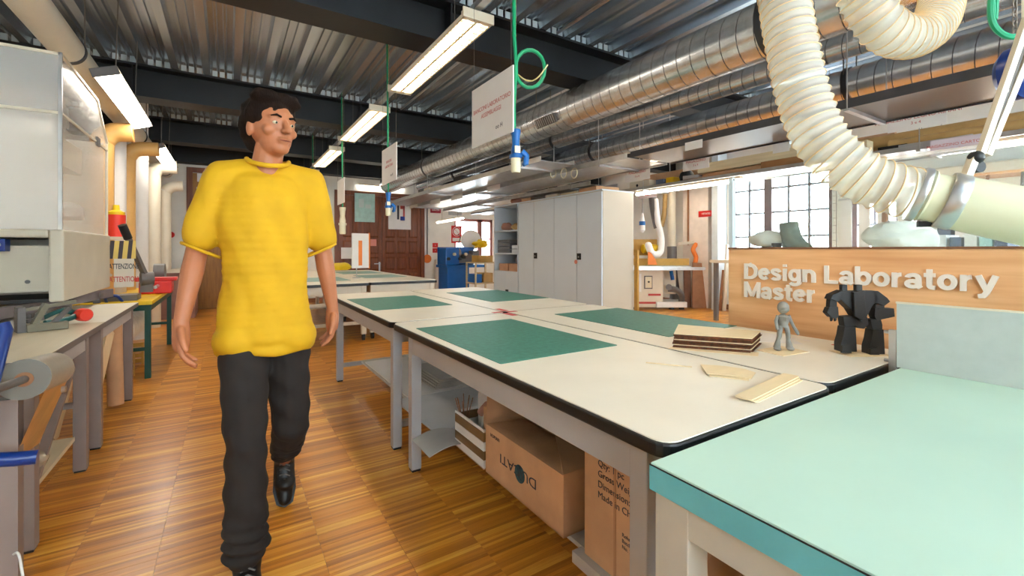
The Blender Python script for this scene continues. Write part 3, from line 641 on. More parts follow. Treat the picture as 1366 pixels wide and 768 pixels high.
p = AX(1026, 312, 2.85); lump('cloth_bundle', (p.x, p.y, 1.262), .1, (.9, 1.1, .55), M_cloth, 'small pale draped bundle behind the glass left of the green boot shape', 'bundle', 3, rot=.2)
put('black_canister', MB().lathe((2.85, p.y + .01, 1.18), [(.035, 0), (.035, .055)], 14), M_black, label='dark canister under the small pale bundle', cat='canister', smooth=True)
put('black_canister', MB().lathe((2.80, p.y - .07, 1.18), [(.025, 0), (.028, .06)], 14), M_black, label='smaller dark canister right of the other under the pale bundle', cat='canister', smooth=True)
pa = AX(1052, 300, 2.8); bo = MB(); yb = pa.y
bo.tube([(2.8, yb + .0, 1.36), (2.8, yb - .005, 1.31), (2.79, yb - .03, 1.255), (2.78, yb - .08, 1.215), (2.77, yb - .13, 1.205)], [.05, .052, .05, .04, .022], 14)
bo.tube([(2.8, yb + .01, 1.30), (2.8, yb + .015, 1.18)], [.03, .018], 10)
put('boot_shape', bo, M_grn, label='dark green boot shaped object standing behind the glass', cat='object', smooth=True)
p = AX(1200, 312, 2.85); lump('cloth_bundle', (p.x, p.y, 1.252), .15, (.7, .95, .6), M_cloth, 'large pale cloth bundle behind the glass below the hose clamp', 'bundle', 9, amp=.35, rot=.3)
for k in range(5):
    yb_ = AX(1258 + 20 * k, 310, 2.9).y
    put('binder', B(2.85, 3.05, yb_ - .022, yb_ + .018, 1.18, 1.27 - .012 * (k % 2)), [M_paper, mat('slate_card', s2l(96, 110, 136), .6, var=.1), M_paper, M_teal, mat('slate_card', s2l(96, 110, 136))][k],
        label=['white binder leftmost behind the glass, right of the cloth bundle', 'slate blue binder second behind the glass', 'white binder between two coloured ones behind the glass', 'pale teal binder behind the glass near the pipe', 'slate blue binder at the right edge behind the glass'][k], cat='binder', group='binders behind the glass')

# ================================================ TWO ROBOT FIGURES
fg = thing('robot_figure', 'small slim grey robot figure with round head on the cream table', 'figurine', (1.985, .98, .773))
bs = MB().prism([(-.10, -.05), (.07, -.07), (.09, .05), (-.08, .07)], .7705, .773, M=Matrix.Translation((1.985, .98, 0))); put('base_card', bs, M_balsa, fg)
def F(u, w, z): # u to the right of the picture, w away from camera
    return Vector((1.985, .98, .773)) + RT * u + FW * w + Vector((0, 0, z))
put('head', MB().ball(F(0, 0, .182), .023, (1, 1, 1.15), 16).ball(F(0, -.012, .176), .017, (1.05, 1, .8), 12), M_doll, fg, smooth=True)
put('face_band', MB().lathe(F(0, 0, .163), [(.014, 0), (.016, .004), (.014, .008)], 14), M_black, fg)
put('torso', MB().tube([F(0, 0, .155), F(0, 0, .145), F(0, 0, .125), F(0, 0, .108), F(0, 0, .10)], [.008, .023, .022, .017, .018], 12).box(-.011, .011, -.008, .004, .128, .145, M=Matrix.Translation(F(0, -.018, 0) - Vector((0, 0, 0)))), M_doll, fg, smooth=True)
for s, pts in ((-1, [(-.022, 0, .148), (-.031, 0, .125), (-.030, -.004, .105), (-.027, -.006, .09)]), (1, [(.022, 0, .148), (.034, 0, .122), (.044, -.002, .10), (.056, -.006, .078), (.060, -.008, .068)])):
    put('arm', MB().tube([F(*q) for q in pts], [.008, .007, .0065, .0075, .005][:len(pts)], 8), M_doll, fg, smooth=True)
for s in (-1, 1):
    L_ = put('leg', MB().tube([F(s * .011, 0, .105), F(s * .017, -.004, .08), F(s * .019, -.004, .06), F(s * .021, 0, .045), F(s * .025, 0, .025), F(s * .027, 0, .012)], [.011, .010, .009, .008, .012, .014], 10), M_doll, fg, smooth=True)
    put('foot', MB().ball(F(s * .028, -.006, .009), .013, (1.05, 1.2, .7), 12), M_doll, L_, smooth=True)

mc = thing('robot_figure', 'chunky black robot figure with broad shoulders and arm cannon on the cream table', 'figurine', (2.2, .78, .773))
C0 = (AZ(1150, 473, .77) + FW * .02); C0.z = .773; d0 = (C0 - EYE).dot(FW); K = d0 / 595
def Gp(px, py, w=0): # picture position at the figure's own distance
    return C0 + RT * ((px - 1150) * K) + Vector((0, 0, (474 - py) * K)) + FW * w
def blk(name, outline, w0, w1, parent, m=M_mech, bevel=.0015):
    n = len(outline); mb = MB(); vs = [Gp(a, b, w0) for a, b in outline] + [Gp(a, b, w1) for a, b in outline]
    return put(name, mb.add(vs, [tuple(range(n)), tuple(range(n, 2 * n))[::-1]] + [((i + 1) % n, i, n + i, n + (i + 1) % n) for i in range(n)]), m, parent, bevel=bevel)
blk('torso', [(1124, 391), (1168, 391), (1172, 401), (1163, 413), (1156, 427), (1144, 428), (1136, 415), (1121, 401)], -.018, .024, mc)
blk('chest_plate', [(1136, 392), (1150, 390), (1153, 420), (1148, 430), (1138, 424)], -.032, -.02, mc)
blk('cannon', [(1127, 383), (1134, 383), (1135, 405), (1127, 405)], -.006, .012, mc); blk('cannon', [(1146, 383), (1154, 383), (1155, 408), (1146, 408)], -.006, .012, mc)
blk('shoulder', [(1126, 390), (1112, 396), (1109, 402), (1120, 405), (1126, 399)], -.018, .022, mc); blk('shoulder', [(1164, 391), (1172, 391), (1184, 400), (1188, 405), (1180, 411), (1168, 406)], -.018, .022, mc)
blk('upper_arm', [(1110, 400), (1119, 402), (1119, 414), (1112, 416), (1109, 413)], -.012, .012, mc); blk('upper_arm', [(1170, 409), (1182, 409), (1182, 416), (1170, 420)], -.012, .016, mc)
blk('forearm', [(1108, 413), (1120, 412), (1121, 425), (1117, 428), (1111, 426), (1105, 420)], -.014, .014, mc)
for q in ((1112, 1115), (1117, 1120)): blk('claw', [(q[0], 425), (q[1], 425), (q[1], 430), (q[0] + 1, 432)], -.006, .004, mc)
blk('arm_cannon', [(1168, 414), (1193, 414), (1194, 425), (1170, 430), (1167, 424)], -.018, .016, mc)
blk('hips', [(1141, 425), (1158, 425), (1160, 435), (1154, 441), (1145, 440), (1139, 434)], -.016, .018, mc)
for o in (0, 37):
    blk('thigh', [(1126 + o * .97, 425 + o * .1), (1139 + o, 424 + o * .1), (1143 + o * .95, 432 + o * .1), (1141 + o, 438 + o * .1), (1128 + o, 438 + o * .1)], -.016, .018, mc)
    blk('shin', [(1127 + o, 438 + o * .1), (1141 + o, 438 + o * .1), (1142 + o, 452 + o * .12), (1143 + o, 471 + o * .12), (1122 + o, 471 + o * .12), (1122 + o, 460 + o * .12), (1125 + o, 450 + o * .12)], -.022, .02, mc)
    blk('foot', [(1121 + o, 462 + o * .12), (1130 + o, 460 + o * .12), (1134 + o, 472 + o * .12), (1121 + o, 472 + o * .12)], -.032, -.02, mc)
put('base_card', MB().prism([(-.09, -.06), (.09, -.06), (.09, .05), (-.09, .05)], .7705, .7725, M=Matrix.Translation((C0.x + .01, C0.y, 0)) @ Matrix.Rotation(-.5, 4, 'Z')), M_balsa, mc)

# ================================================ HANGING PLUGS AND SIGNS
def hang_sign(x, y0, y1, z0, z1, label, lines, zt=None):
    t = thing('hanging_sign', label, 'sign', (x, (y0 + y1) / 2, z0), 'white signs hanging over the tables')
    put('card', B(x - .003, x + .003, y0, y1, z0, z1), M_paper, t)
    for yy in (y0 + .02, y1 - .02): put('wire', MB().tube([(x, yy, z1), (x, yy, ZC - .003)], .0015, 4), M_rope, t)
    if lines:
        for k, tx in enumerate(lines):
            put('text', text_mb(tx, .034, .0003, frame((x - .0036, (y0 + y1) / 2, z0 + .185 - .042 * k), (0, -1, 0), (0, 0, 1)), align='CENTER'), M_text, t)
        put('text', text_mb('oo H', .034, .0003, frame((x - .0036, y0 + .17, z0 + .05), (0, -1, 0), (0, 0, 1))), M_textk, t)
hang_sign(1.19, 1.86, 2.30, 1.785, 2.115, 'large white sign with two lines of red text hanging beside the nearest blue plug', ['BANCONI LABORATORIO', 'ASSEMBLAGGI'])
hang_sign(1.25, 3.86, 4.3, 1.82, 2.15, 'second white sign hanging in line behind the large one', ['BANCONI', 'LABORATORIO']); hang_sign(1.28, 6.1, 6.54, 1.82, 2.15, 'third white sign hanging over the far aisle', None); hang_sign(1.26, 8.3, 8.74, 1.82, 2.15, 'farthest and smallest of the white hanging signs, left of the brown door', None)
def plug_drop(x, y, zp, label, blue=True, loop=False, s=1.0):
    t = thing('plug_drop', label, 'plug', (x, y, zp), 'power plugs hanging on green cables')
    pts = [(x, y, zp + .19 * s)]
    if loop:
        for k in range(17):
            a = -PI * .95 + k / 16 * 2 * PI; pts.append((x + .075 + .085 * math.cos(a) * RT.x + 0, y + .085 * math.cos(a) * RT.y - .04, zp + .50 + .085 * math.sin(a)))
        pts = [(x - .01, y, zp + .19), (x - .01, y, zp + .35)] + [(x + .085 * (1 - math.cos(k / 18 * 2 * PI)) * RT.x * .95, y + .085 * (1 - math.cos(k / 18 * 2 * PI)) * RT.y + .02 * math.sin(k / 18 * PI), zp + .53 + .1 * math.sin(k / 18 * 2 * PI)) for k in range(18)] + [(x, y, zp + .58), (x - .01, y, zp + .7)]
    pts.append((x - .012, y, ZC - .01))
    put('cable', MB().tube(pts, .010 if loop else .008, 8), M_gcable, t, smooth=True)
    ch = MB(); z = zp + (.35 if loop else .25)
    while z < ZC - .02: ch.tube([(x + .006 + .005 * math.cos(a), y + .012, z + .011 * math.sin(a)) if int(z / .024) % 2 else (x + .006, y + .012 + .005 * math.cos(a), z + .011 * math.sin(a)) for a in [q * PI / 4 for q in range(8)]], .0015, 4, closed=True); z += .019
    put('chain', ch, M_chain, t, kind='stuff')
    if loop:
        put('loop_chain', MB().tube([(x + .16 * RT.x * q + .01, y + .16 * RT.y * q, zp + .5 - .06 * math.sin(PI * q) + .05 * q) for q in [i / 10 for i in range(11)]], .004, 5), M_chain, t)
    m = M_plugb if blue else M_ivory
    b = put('plug_body', MB().lathe((x, y, zp + .07 * s), [(.024 * s, 0), (.026 * s, .02 * s), (.019 * s, .06 * s), (.022 * s, .10 * s), (.026 * s, .12 * s), (.026 * s, .135 * s)], 14), m, t, smooth=True)
    put('label', B(x - .02 * s, x + .012 * s, y - .026 * s, y - .02 * s, zp + .08 * s, zp + .115 * s), M_ivory, b)
    put('collar', MB().lathe((x, y, zp + .055 * s), [(.033 * s, 0), (.033 * s, .018 * s)], 14), m, t, smooth=True)
    put('tip', MB().lathe((x, y, zp - .02 * s), [(.022 * s, 0), (.026 * s, .01 * s), (.026 * s, .075 * s)], 14), M_ivory, t, smooth=True)
    if blue: put('lid', MB().tube([(x + .03 * s, y - .01, zp + .09 * s), (x + .055 * s, y - .02, zp + .07 * s), (x + .05 * s, y - .02, zp + .03 * s), (x + .035 * s, y - .02, zp + .02 * s)], [.02 * s, .016 * s, .016 * s, .01 * s], 10), m, t, smooth=True)
p = AD(688, 225, 2.35); plug_drop(p.x, p.y, p.z, 'nearest blue and ivory plug on a looped green cable, beside the large sign', True, True)
p = AD(518, 285, 4.3); plug_drop(p.x, p.y, p.z, 'second blue plug hanging in front of the brown double door')
p = AD(457, 304, 6.0); plug_drop(p.x, p.y, p.z - .05, 'ivory plug hanging on a green cable left of the teal poster', False, False, 1.6)
p = AD(418, 315, 8.0); plug_drop(p.x, p.y, p.z, 'farthest small plug hanging left of the brown door', False)

# ================================================ SPIRAL DUCTS
def duct(x, z, r, y0, y1, label, m=M_duct, pitch=.12, n=36):
    t = thing('spiral_duct', label, 'duct', (x, (y0 + y1) / 2, z), 'ventilation ducts running the length of the room')
    mb = MB().tube([(x, y0, z), (x, y1, z)], r, n); mb.f = [f for f in mb.f]
    put('duct_body', mb, m, t, smooth=True)
    sp = MB(); turns = (y1 - y0) / pitch; ns = int(turns * 20)
    vs = []; fs = []
    for i in range(ns + 1):
        a = 2 * PI * i / 20; y = y0 + pitch * i / 20; c = Vector((math.cos(a), 0, math.sin(a)))
        for (dr, dy) in ((0.0, -.003), (.0018, 0), (.0, .003)): vs.append(Vector((x, y + dy, z)) + c * (r * 1.006 + dr))
    for i in range(ns): fs += [(3 * i, 3 * i + 1, 3 * i + 4, 3 * i + 3), (3 * i + 1, 3 * i + 2, 3 * i + 5, 3 * i + 4)]
    sp.add(vs, fs); put('spiral_seam', sp, M_ductd, t, smooth=True)
    for k in range(int((y1 - y0) / 3) + 1):
        yy = y0 + 1 + 3 * k
        if yy > y1: break
        put('strap', MB().lathe((x, yy - .02, z), [(r + .008, 0), (r + .008, .04)], 32, axis=(0, 1, 0)), M_ductd, t, smooth=True)
        for s in (-1, 1): put('hanger_rod', MB().tube([(x + s * r * .95, yy, z), (x + s * r * .95, yy, ZC)], .005, 6), M_rope, t)
    return t
D1 = duct(3.1, 2.70, .194, -2.4, 10.2, 'largest silver spiral duct running below the deck over the tables')
gr = MB().box(-.20, .20, -.006, .006, 0, .10)
Mg = Matrix.Translation((3.1 - .19, 3.9, 2.60)) @ Matrix.Rotation(-.5, 4, 'Y')
vent = put('vent_grille', B(-.012, .012, -.17, .17, -.05, .05, M=Mg), M_greyd, D1)
for k in range(10): put('slat', B(-.016, -.010, -.155 + .034 * k, -.148 + .034 * k, -.042, .042, M=Mg), M_alu, vent)
duct(3.6, 2.615, .094, -2.4, 9.5, 'thin silver spiral duct, middle one of the three', pitch=.10)
duct(4.3, 2.555, .128, -2.4, 6.4, 'medium silver spiral duct, lowest and rightmost of the three', pitch=.11)
LD = duct(-1.02, 2.70, .103, -2.4, 10.9, 'smooth cream round duct along the left wall above the batten lamps', m=M_cream, pitch=40)

# ================================================ HANGING SHELVES BENEATH THE DUCTS
def tray(x0, x1, y0, y1, z, label, m, htop=3.26, lip=.05):
    t = thing('hanging_tray', label, 'tray', ((x0 + x1) / 2, (y0 + y1) / 2, z), 'long metal trays hanging under the ducts')
    put('deck', B(x0 + .004, x1 - .004, y0, y1, z, z + .003), m, t)
    for xx in (x0, x1): put('side_rail', B(xx - .004, xx + .004, y0, y1, z - .01, z + lip), M_alu if m != M_perf else M_ductd, t)
    k = y0 + .4
    while k < y1:
        for xx in (x0 - .015, x1 + .015): put('hanger', B(xx - .003, xx + .003, k, k + .006, z - .02, htop), M_alu, t)
        put('cross_bar', B(x0, x1, k, k + .03, z - .025, z - .001), M_alu, t); k += 2.9
    return t
tray(3.47, 4.10, -2.0, 3.2, 2.15, 'perforated metal tray nearest the viewer under the ducts', M_perf)
tray(3.47, 4.10, 3.25, 9.6, 2.15, 'shiny solid metal tray continuing toward the far wall', M_alu)
tray(2.92, 3.40, 4.0, 9.8, 2.19, 'shiny metal tray nearest the aisle beneath the largest duct', M_alu, htop=2.50)
T2 = tray(4.82, 5.35, -2.0, 9.4, 2.04, 'long lower shelf tray loaded with cardboard and rolls', M_alu, lip=.03)
tray(4.2, 4.72, 4.6, 9.6, 2.10, 'narrow shiny tray above the grey lockers', M_alu, htop=2.425)
def rbox(name, x0, x1, y0, y1, z0, z1, m, label, cat, group=None, rot=0):
    M = Matrix.Translation(((x0 + x1) / 2, (y0 + y1) / 2, 0)) @ Matrix.Rotation(rot, 4, 'Z')
    return put(name, B(-(x1 - x0) / 2, (x1 - x0) / 2, -(y1 - y0) / 2, (y1 - y0) / 2, z0, z1, M=M), m, label=label, cat=cat, group=group, bevel=.002)
zs = 2.044
put('long_board', B(4.86, 4.93, 1.9, 3.4, zs + .09, zs + .20), mat('pale_planed_wood', s2l(216, 198, 160), .6, var=.1, stretch=(1, .3, 4)), label='long pale planed board lying high along the right hanging shelf', cat='board')
put('cardboard_tube', MB().tube([(4.92, 2.55, zs + .045), (4.92, 3.35, zs + .045)], .045, 16), M_card, label='brown cardboard roll lying on the hanging shelf, printed wrapper beside it', cat='tube', smooth=True)
rbox('cardboard_box', 4.84, 5.1, 2.15, 2.62, zs, zs + .10, mat('brown_kraft', s2l(158, 112, 68), .7, var=.1), 'flat brown carton on the hanging shelf directly left of the hose', 'box')
rbox('cardboard_sheet', 4.84, 5.2, 2.62, 3.45, zs, zs + .035, M_card, 'long flat cardboard piece under the roll on the hanging shelf', 'cardboard')
rbox('teal_bag', 4.95, 5.2, 2.5, 2.95, zs + .14, zs + .20, mat('teal_plastic', s2l(20, 160, 150), .4, var=.15), 'small teal plastic bag on top of the hanging shelf', 'bag', rot=.3)
put('helmet_shape', MB().ball((4.95, 3.62, zs + .09), .10, (1, .9, .9)), M_black, label='black rounded hood lying on the hanging shelf', cat='hood', smooth=True)
rbox('grey_pack', 4.86, 5.05, 3.42, 3.62, zs, zs + .085, mat('taupe_pack', s2l(170, 156, 148), .7, var=.1), 'taupe crumpled pack in front of the black hood', 'pack', rot=.2)
rbox('yellow_box', 4.9, 5.1, 3.78, 3.90, zs, zs + .11, M_yellow, 'yellow box standing on the hanging shelf', 'box')
rbox('grey_box', 4.88, 5.1, 3.92, 4.05, zs, zs + .10, mat('slate_card', s2l(96, 110, 136)), 'slate coloured box next to the yellow box', 'box')
rbox('speaker_box', 4.86, 5.1, 4.15, 4.5, zs, zs + .12, M_cream, 'pale box with a dark round opening at the end of the hanging shelf', 'box')
put('opening', MB().lathe((4.858, 4.36, zs + .06), [(.02, -.002), (.02, .0)], 14, axis=(-1, 0, 0)), M_black, label='dark round opening of the pale box', cat='opening')
put('cardboard_strip', B(5.25, 5.30, 1.6, 4.6, zs, zs + .26), M_card, label='upright strip of brown cardboard along the back of the hanging shelf', cat='cardboard')
# right part of the shelf
put('tan_tube', MB().tube([(4.98, -1.0, zs + .075), (4.98, 1.55, zs + .075)], .055, 16), mat('tan_cardboard', s2l(202, 160, 100), .6, var=.08), label='long tan cardboard tube lying on the shelf below the big white sign', cat='tube', smooth=True)
put('tan_tube', MB().tube([(5.15, -1.0, zs + .16), (5.15, 1.9, zs + .16)], .06, 16), MATS['tan_cardboard'], label='second tan cardboard tube lying above and behind the first', cat='tube', smooth=True)
rbox('white_box', 4.85, 5.1, 1.86, 2.06, zs, zs + .14, M_paper, 'white box on the shelf right behind the hose', 'box'); rbox('wood_block', 4.86, 5.0, 1.68, 1.76, zs, zs + .15, MATS['pale_planed_wood'], 'upright pale wood block beside the white box', 'block')
rbox('black_case', 4.86, 5.0, 1.40, 1.6, zs, zs + .06, M_black, 'black tool case lying on the shelf', 'case'); rbox('metal_profile', 4.84, 4.88, 1.0, 1.45, zs, zs + .05, M_alu, 'short metal profile at the front of the shelf', 'profile')
# items on the far trays
for k in range(10):
    yb_ = 4.9 + k * .42; rbox('tray_box', 3.0 + .05 * (k % 3), 3.28, yb_, yb_ + .3, 2.194, 2.25 + .03 * (k % 4), [M_card, M_greyd, M_cream, M_black][k % 4],
       '%s box on the far aisle-side tray, number %s from its near end' % (['brown', 'dark grey', 'cream', 'black'][k % 4], ['first', 'second', 'third', 'fourth', 'fifth', 'sixth', 'seventh', 'eighth', 'ninth', 'tenth'][k]), 'box', 'boxes on the far tray')
# paper signs hooked to the trays
def shelf_sign(px0, py0, px1, py1, x, label, lines=True, m=M_paper, obj='shelf_sign'):
    a = AX(px0, (py0 + py1) / 2, x); b = AX(px1, (py0 + py1) / 2, x); c = AX((px0 + px1) / 2, py0, x); d = AX((px0 + px1) / 2, py1, x)
    t = thing(obj, label, 'sign', ((x), (a.y + b.y) / 2, d.z), 'paper signs hooked on the trays')
    put('card', B(x - .002, x + .002, b.y, a.y, d.z, c.z), m, t)
    if lines:
        h = (c.z - d.z); put('text', text_mb(lines if isinstance(lines, str) else 'MAGAZZINO', h * .26, .0003, frame((x - .0026, (a.y + b.y) / 2, d.z + h * .52), (0, -1, 0), (0, 0, 1)), align='CENTER'), M_text, t)
        put('text', text_mb('3 e 4', h * .2, .0003, frame((x - .0026, (a.y + b.y) / 2, d.z + h * .25), (0, -1, 0), (0, 0, 1)), align='CENTER'), M_text, t)
shelf_sign(1184, 145, 1263, 171, 4.11, 'large white sign with red text hooked under the perforated tray', 'MAGAZZINO LEGNO RIPIANI')
shelf_sign(1241, 183, 1311, 204, 4.812, 'long pale sign with red print on the lower shelf edge at right', 'MAGAZZINO CARTONI', mat('pale_lilac_paper', s2l(206, 196, 204), .7, var=.02))
shelf_sign(911, 207, 946, 226, 4.11, 'white sign with red print above the cardboard roll'); shelf_sign(834, 222, 867, 241, 4.11, 'white sign with red print above the right end of the lockers')
shelf_sign(914, 188, 937, 199, 3.462, 'small white sign under the thickest low duct', False); shelf_sign(1031, 187, 1053, 203, 4.11, 'white card partly hidden behind the clear hose', False)
shelf_sign(650, 243, 667, 254, 3.409, 'white paper card on the tray below the nearest plug', False); shelf_sign(602, 255, 617, 266, 3.409, 'white paper card second from the far door on the tray edge', False)
shelf_sign(574, 261, 587, 272, 3.409, 'white paper card third along the tray edge near the far wall', False); shelf_sign(547, 267, 557, 277, 3.409, 'white paper card at the far end of the tray, beside the door poster', False)
for k, px in enumerate((738, 752, 766)):
    p = AX(px, 231, 3.458); put('wire_coil', MB().tube([p + Vector((0, .055 * math.cos(a), .06 * math.sin(a))) for a in [q * PI / 8 for q in range(16)]], .005, 6, closed=True), M_ivory, label=['left', 'middle', 'right'][k] + ' one of three pale cable coils hanging from the tray', cat='coil', group='cable coils on the tray', smooth=True)

# ================================================ CLEAR SUCTION HOSES AND ARM
def smoothp(pts, n):
    P = [Vector(p) for p in pts]; out = []
    for i in range(len(P) - 1):
        p0 = P[max(i - 1, 0)]; p1 = P[i]; p2 = P[i + 1]; p3 = P[min(i + 2, len(P) - 1)]
        for k in range(n):
            t = k / n; out.append(.5 * ((2 * p1) + (p2 - p0) * t + (2 * p0 - 5 * p1 + 4 * p2 - p3) * t * t + (3 * p1 - p0 - 3 * p2 + p3) * t ** 3))
    out.append(P[-1]); return out
def resample(P, step):
    out = [P[0]]; acc = 0
    for a, b in zip(P, P[1:]):
        l = (b - a).length; t = step - acc
        while t <= l: out.append(a + (b - a) * (t / l)); t += step
        acc = (acc + l) % step if True else 0
    return out
def hose(pts, r, label, pitch=.022):
    P = resample(smoothp(pts, 16), pitch / 8); t = thing('suction_hose', label, 'hose', P[len(P) // 2])
    # helical stiffener
    up = None; H = []; vs = []; NK = 30; SP = 8; fr = []
    for i, p in enumerate(P):
        tt = (P[min(i + 1, len(P) - 1)] - P[max(i - 1, 0)]).normalized()
        up = tt.cross(Vector((0, 1, .01))) if up is None else up
        up = (up - tt * up.dot(tt)).normalized(); bi = tt.cross(up); fr.append((up.copy(), bi.copy()))
        for k in range(NK):
            a = 2 * PI * k / NK; vs.append(p + (up * math.cos(a) + bi * math.sin(a)) * r * (1 + .045 * math.cos(a - 2 * PI * i / SP)))
    put('hose_wall', MB().add(vs, [(i * NK + k, i * NK + (k + 1) % NK, (i + 1) * NK + (k + 1) % NK, (i + 1) * NK + k) for i in range(len(P) - 1) for k in range(NK)]), M_hose, t, smooth=True)
    for i in range(len(P) - 1):
        for k in range(3):
            f = k / 3; q = P[i].lerp(P[i + 1], f); a = 2 * PI * (i + f) / SP
            H.append(q + (fr[i][0].lerp(fr[i + 1][0], f) * math.cos(a) + fr[i][1].lerp(fr[i + 1][1], f) * math.sin(a)) * r * 1.05)
    put('spiral_wire', MB().tube(H, .0016, 5), M_hosew, t, smooth=True); return P
def up(p, z): return Vector((p.x, p.y, z))
hose([(2.93, .8, 2.66), (2.2, .72, 2.60), (1.5, .62, 2.50), up(AD(1040, -60, 1.12), 2.30), AD(1040, -60, 1.12), AD(1046, 0, 1.10), AD(1056, 60, 1.08), AD(1070, 125, 1.06), AD(1096, 188, 1.03), AD(1143, 232, 1.0), AD(1190, 252, .98), AD(1222, 259, .97)], .053, 'long clear ribbed suction hose curving down to the cream pipe')
hose([(1.33, -.9, 2.45), (1.34, 0, 2.40), up(AD(1128, -60, 1.16), 2.18), AD(1131, -60, 1.16), AD(1154, 0, 1.16), AD(1180, 38, 1.17), AD(1214, 50, 1.2), AD(1243, 35, 1.26), AD(1256, 0, 1.33), AD(1262, -60, 1.38), up(AD(1262, -60, 1.38), 2.35), (2.3, .36, 2.60), (2.93, .3, 2.66)], .052, 'second clear ribbed hose hanging in a U bend at the top right')
pi = thing('suction_pipe', 'smooth cream suction pipe entering from the right edge, joined to the clear hose', 'pipe', AD(1300, 275, .93))
a = AD(1216, 258, .972); b = AD(1420, 300, .85); ax = (b - a).normalized()
put('pipe_body', MB().tube([a + ax * .02, a + ax * .05, a + ax * .08, b + ax * .35], [.051, .051, .056, .056], 32, cap=False), M_pvc, pi, smooth=True)
put('pipe_lip', MB().lathe(a + ax * .02, [(.052, 0), (.056, .004), (.052, .008)], 32, axis=ax), M_pvc, pi, smooth=True)
put('hose_clamp', MB().lathe(a + ax * .005, [(.0575, 0), (.0585, .002), (.0585, .012), (.0575, .014)], 32, axis=ax), M_alu, pi, smooth=True)
put('hose_clamp', MB().lathe(a + ax * .052, [(.0575, 0), (.059, .002), (.059, .026), (.0575, .028)], 32, axis=ax), M_alu, pi, smooth=True)
put('clamp_screw', MB().bar(a + ax * .01 + Vector((0, 0, -.064)), a + ax * .01 + Vector((.012, -.02, -.064)), .012), M_black, pi)
ar = thing('spring_arm', 'cream two-bar spring arm holding the suction pipe, black joint at its lower end', 'arm', AD(1330, 120, .93))
def AB(px, py): return AD(px, py, .93)
put('bar', MB().bar(AB(1372, 20), AB(1308, 205), .012, .012), M_cream, ar); put('bar', MB().bar(AB(1386, 34), AB(1316, 207), .012, .012), M_cream, ar)
put('ceiling_post', MB().bar(AB(1379, 22), up(AB(1379, 22), 3.25), .03), M_cream, ar); put('spring', MB().tube([AB(1368, 55), AB(1322, 190)], .004, 8), M_greyd, ar)
put('joint', MB().ball(AB(1302, 210), .014, n=14), M_black, ar, smooth=True); put('knob', MB().lathe(AB(1308, 222), [(.012, 0), (.012, .014)], 12, axis=FW), M_black, ar)
put('clamp_post', MB().bar(AB(1300, 208), AB(1288, 238), .014), M_cream, ar); put('clamp_plate', MB().bar(AB(1268, 237), AB(1296, 242), .02, .008), M_cream, ar)
put('bracket', MB().bar(AB(1334, 120), AB(1352, 124), .006), M_cream, ar)
cbl = thing('green_cable', 'green cable looping down beside a steel chain in the top right corner', 'cable', AD(1330, 30, 1.1))
put('cable_run', MB().tube(smoothp([up(AD(1328, -40, 1.1), 3.25), AD(1328, -40, 1.1), AD(1322, 0, 1.1), AD(1324, 30, 1.1), AD(1340, 47, 1.1), AD(1362, 46, 1.1), AD(1390, 20, 1.1)], 8), .007, 8), M_gcable, cbl, smooth=True)
chm = MB()
for k in range(14):
    c = AD(1354, -40 + k * 6.5, 1.12); chm.tube([c + (RT if k % 2 else FW) * .005 * math.cos(q * PI / 4) + Vector((0, 0, .009 * math.sin(q * PI / 4))) for q in range(8)], .0016, 5, closed=True)
put('chain', chm, M_rope, cbl, kind='stuff'); put('chain_cord', MB().tube([AD(1354, -42, 1.12), up(AD(1354, -42, 1.12), 3.25)], .004, 5), M_rope, cbl)
put('blue_reel', MB().bar(up(AD(1395, 92, 1.5), 1.9), up(AD(1395, 92, 1.5), 3.25), .02).lathe(AD(1378, 92, 1.5), [(.07, 0), (.09, .02), (.09, .05), (.07, .07)], 24, axis=(.3, 1, 0)), M_navy, label='navy blue cable reel just inside the right edge behind the spring arm', cat='reel', smooth=True)

# ================================================ GREY LOCKERS
CX = 4.15
lk = thing('locker_cabinet', 'tall grey four-door metal cabinet beyond the worktables', 'cabinet', (4.43, 5.3, 0))
Y4 = [4.325, 4.83, 5.35, 5.88, 6.33]
put('carcass', MB().box(CX + .02, CX + .60, 4.325, 6.33, 0, 2.0), M_cabs, lk, bevel=.003)
put('top_edge', B(CX - .002, CX + .605, 4.32, 6.335, 1.985, 2.003), M_cab, lk)
for k in range(4):
    d = put('door', B(CX, CX + .02, Y4[k] + .005, Y4[k + 1] - .005, .06, 1.975), M_cab, lk, bevel=.003)
    if k in (0, 2):
        hy = Y4[k + 1] - .06 if k == 0 else Y4[k + 1] - .06
        put('latch', B(CX - .018, CX, hy - .035, hy + .035, 1.06, 1.15), M_black, d); put('keyhole', MB().lathe((CX - .018, hy, 1.10), [(.012, 0), (.012, .003)], 10, axis=(-1, 0, 0)), M_alu, d)
        if k == 0: put('red_keyring', MB().lathe((CX - .02, hy + .05, 1.03), [(.03, 0), (.03, .006)], 12, axis=(-1, 0, 0)), mat('salmon_tag', s2l(220, 140, 124), .5, var=.03), d)
put('plinth', B(CX + .01, CX + .6, 4.33, 6.33, 0, .06), M_greyd, lk)
sl = thing('shelf_cabinet', 'grey cabinet with open shelves above two low doors, left of the tall lockers', 'cabinet', (4.43, 6.8, 0))
a, b = 6.345, 7.15
put('carcass', MB().box(CX + .58, CX + .60, a, b, 0, 2.0).box(CX, CX + .58, a, a + .02, 0, 2.0).box(CX, CX + .58, b - .02, b, 0, 2.0), M_cab, sl)
for zz in (.74, 1.12, 1.52, 1.98): put('shelf', B(CX, CX + .58, a + .02, b - .02, zz, zz + .025), M_cab, sl)
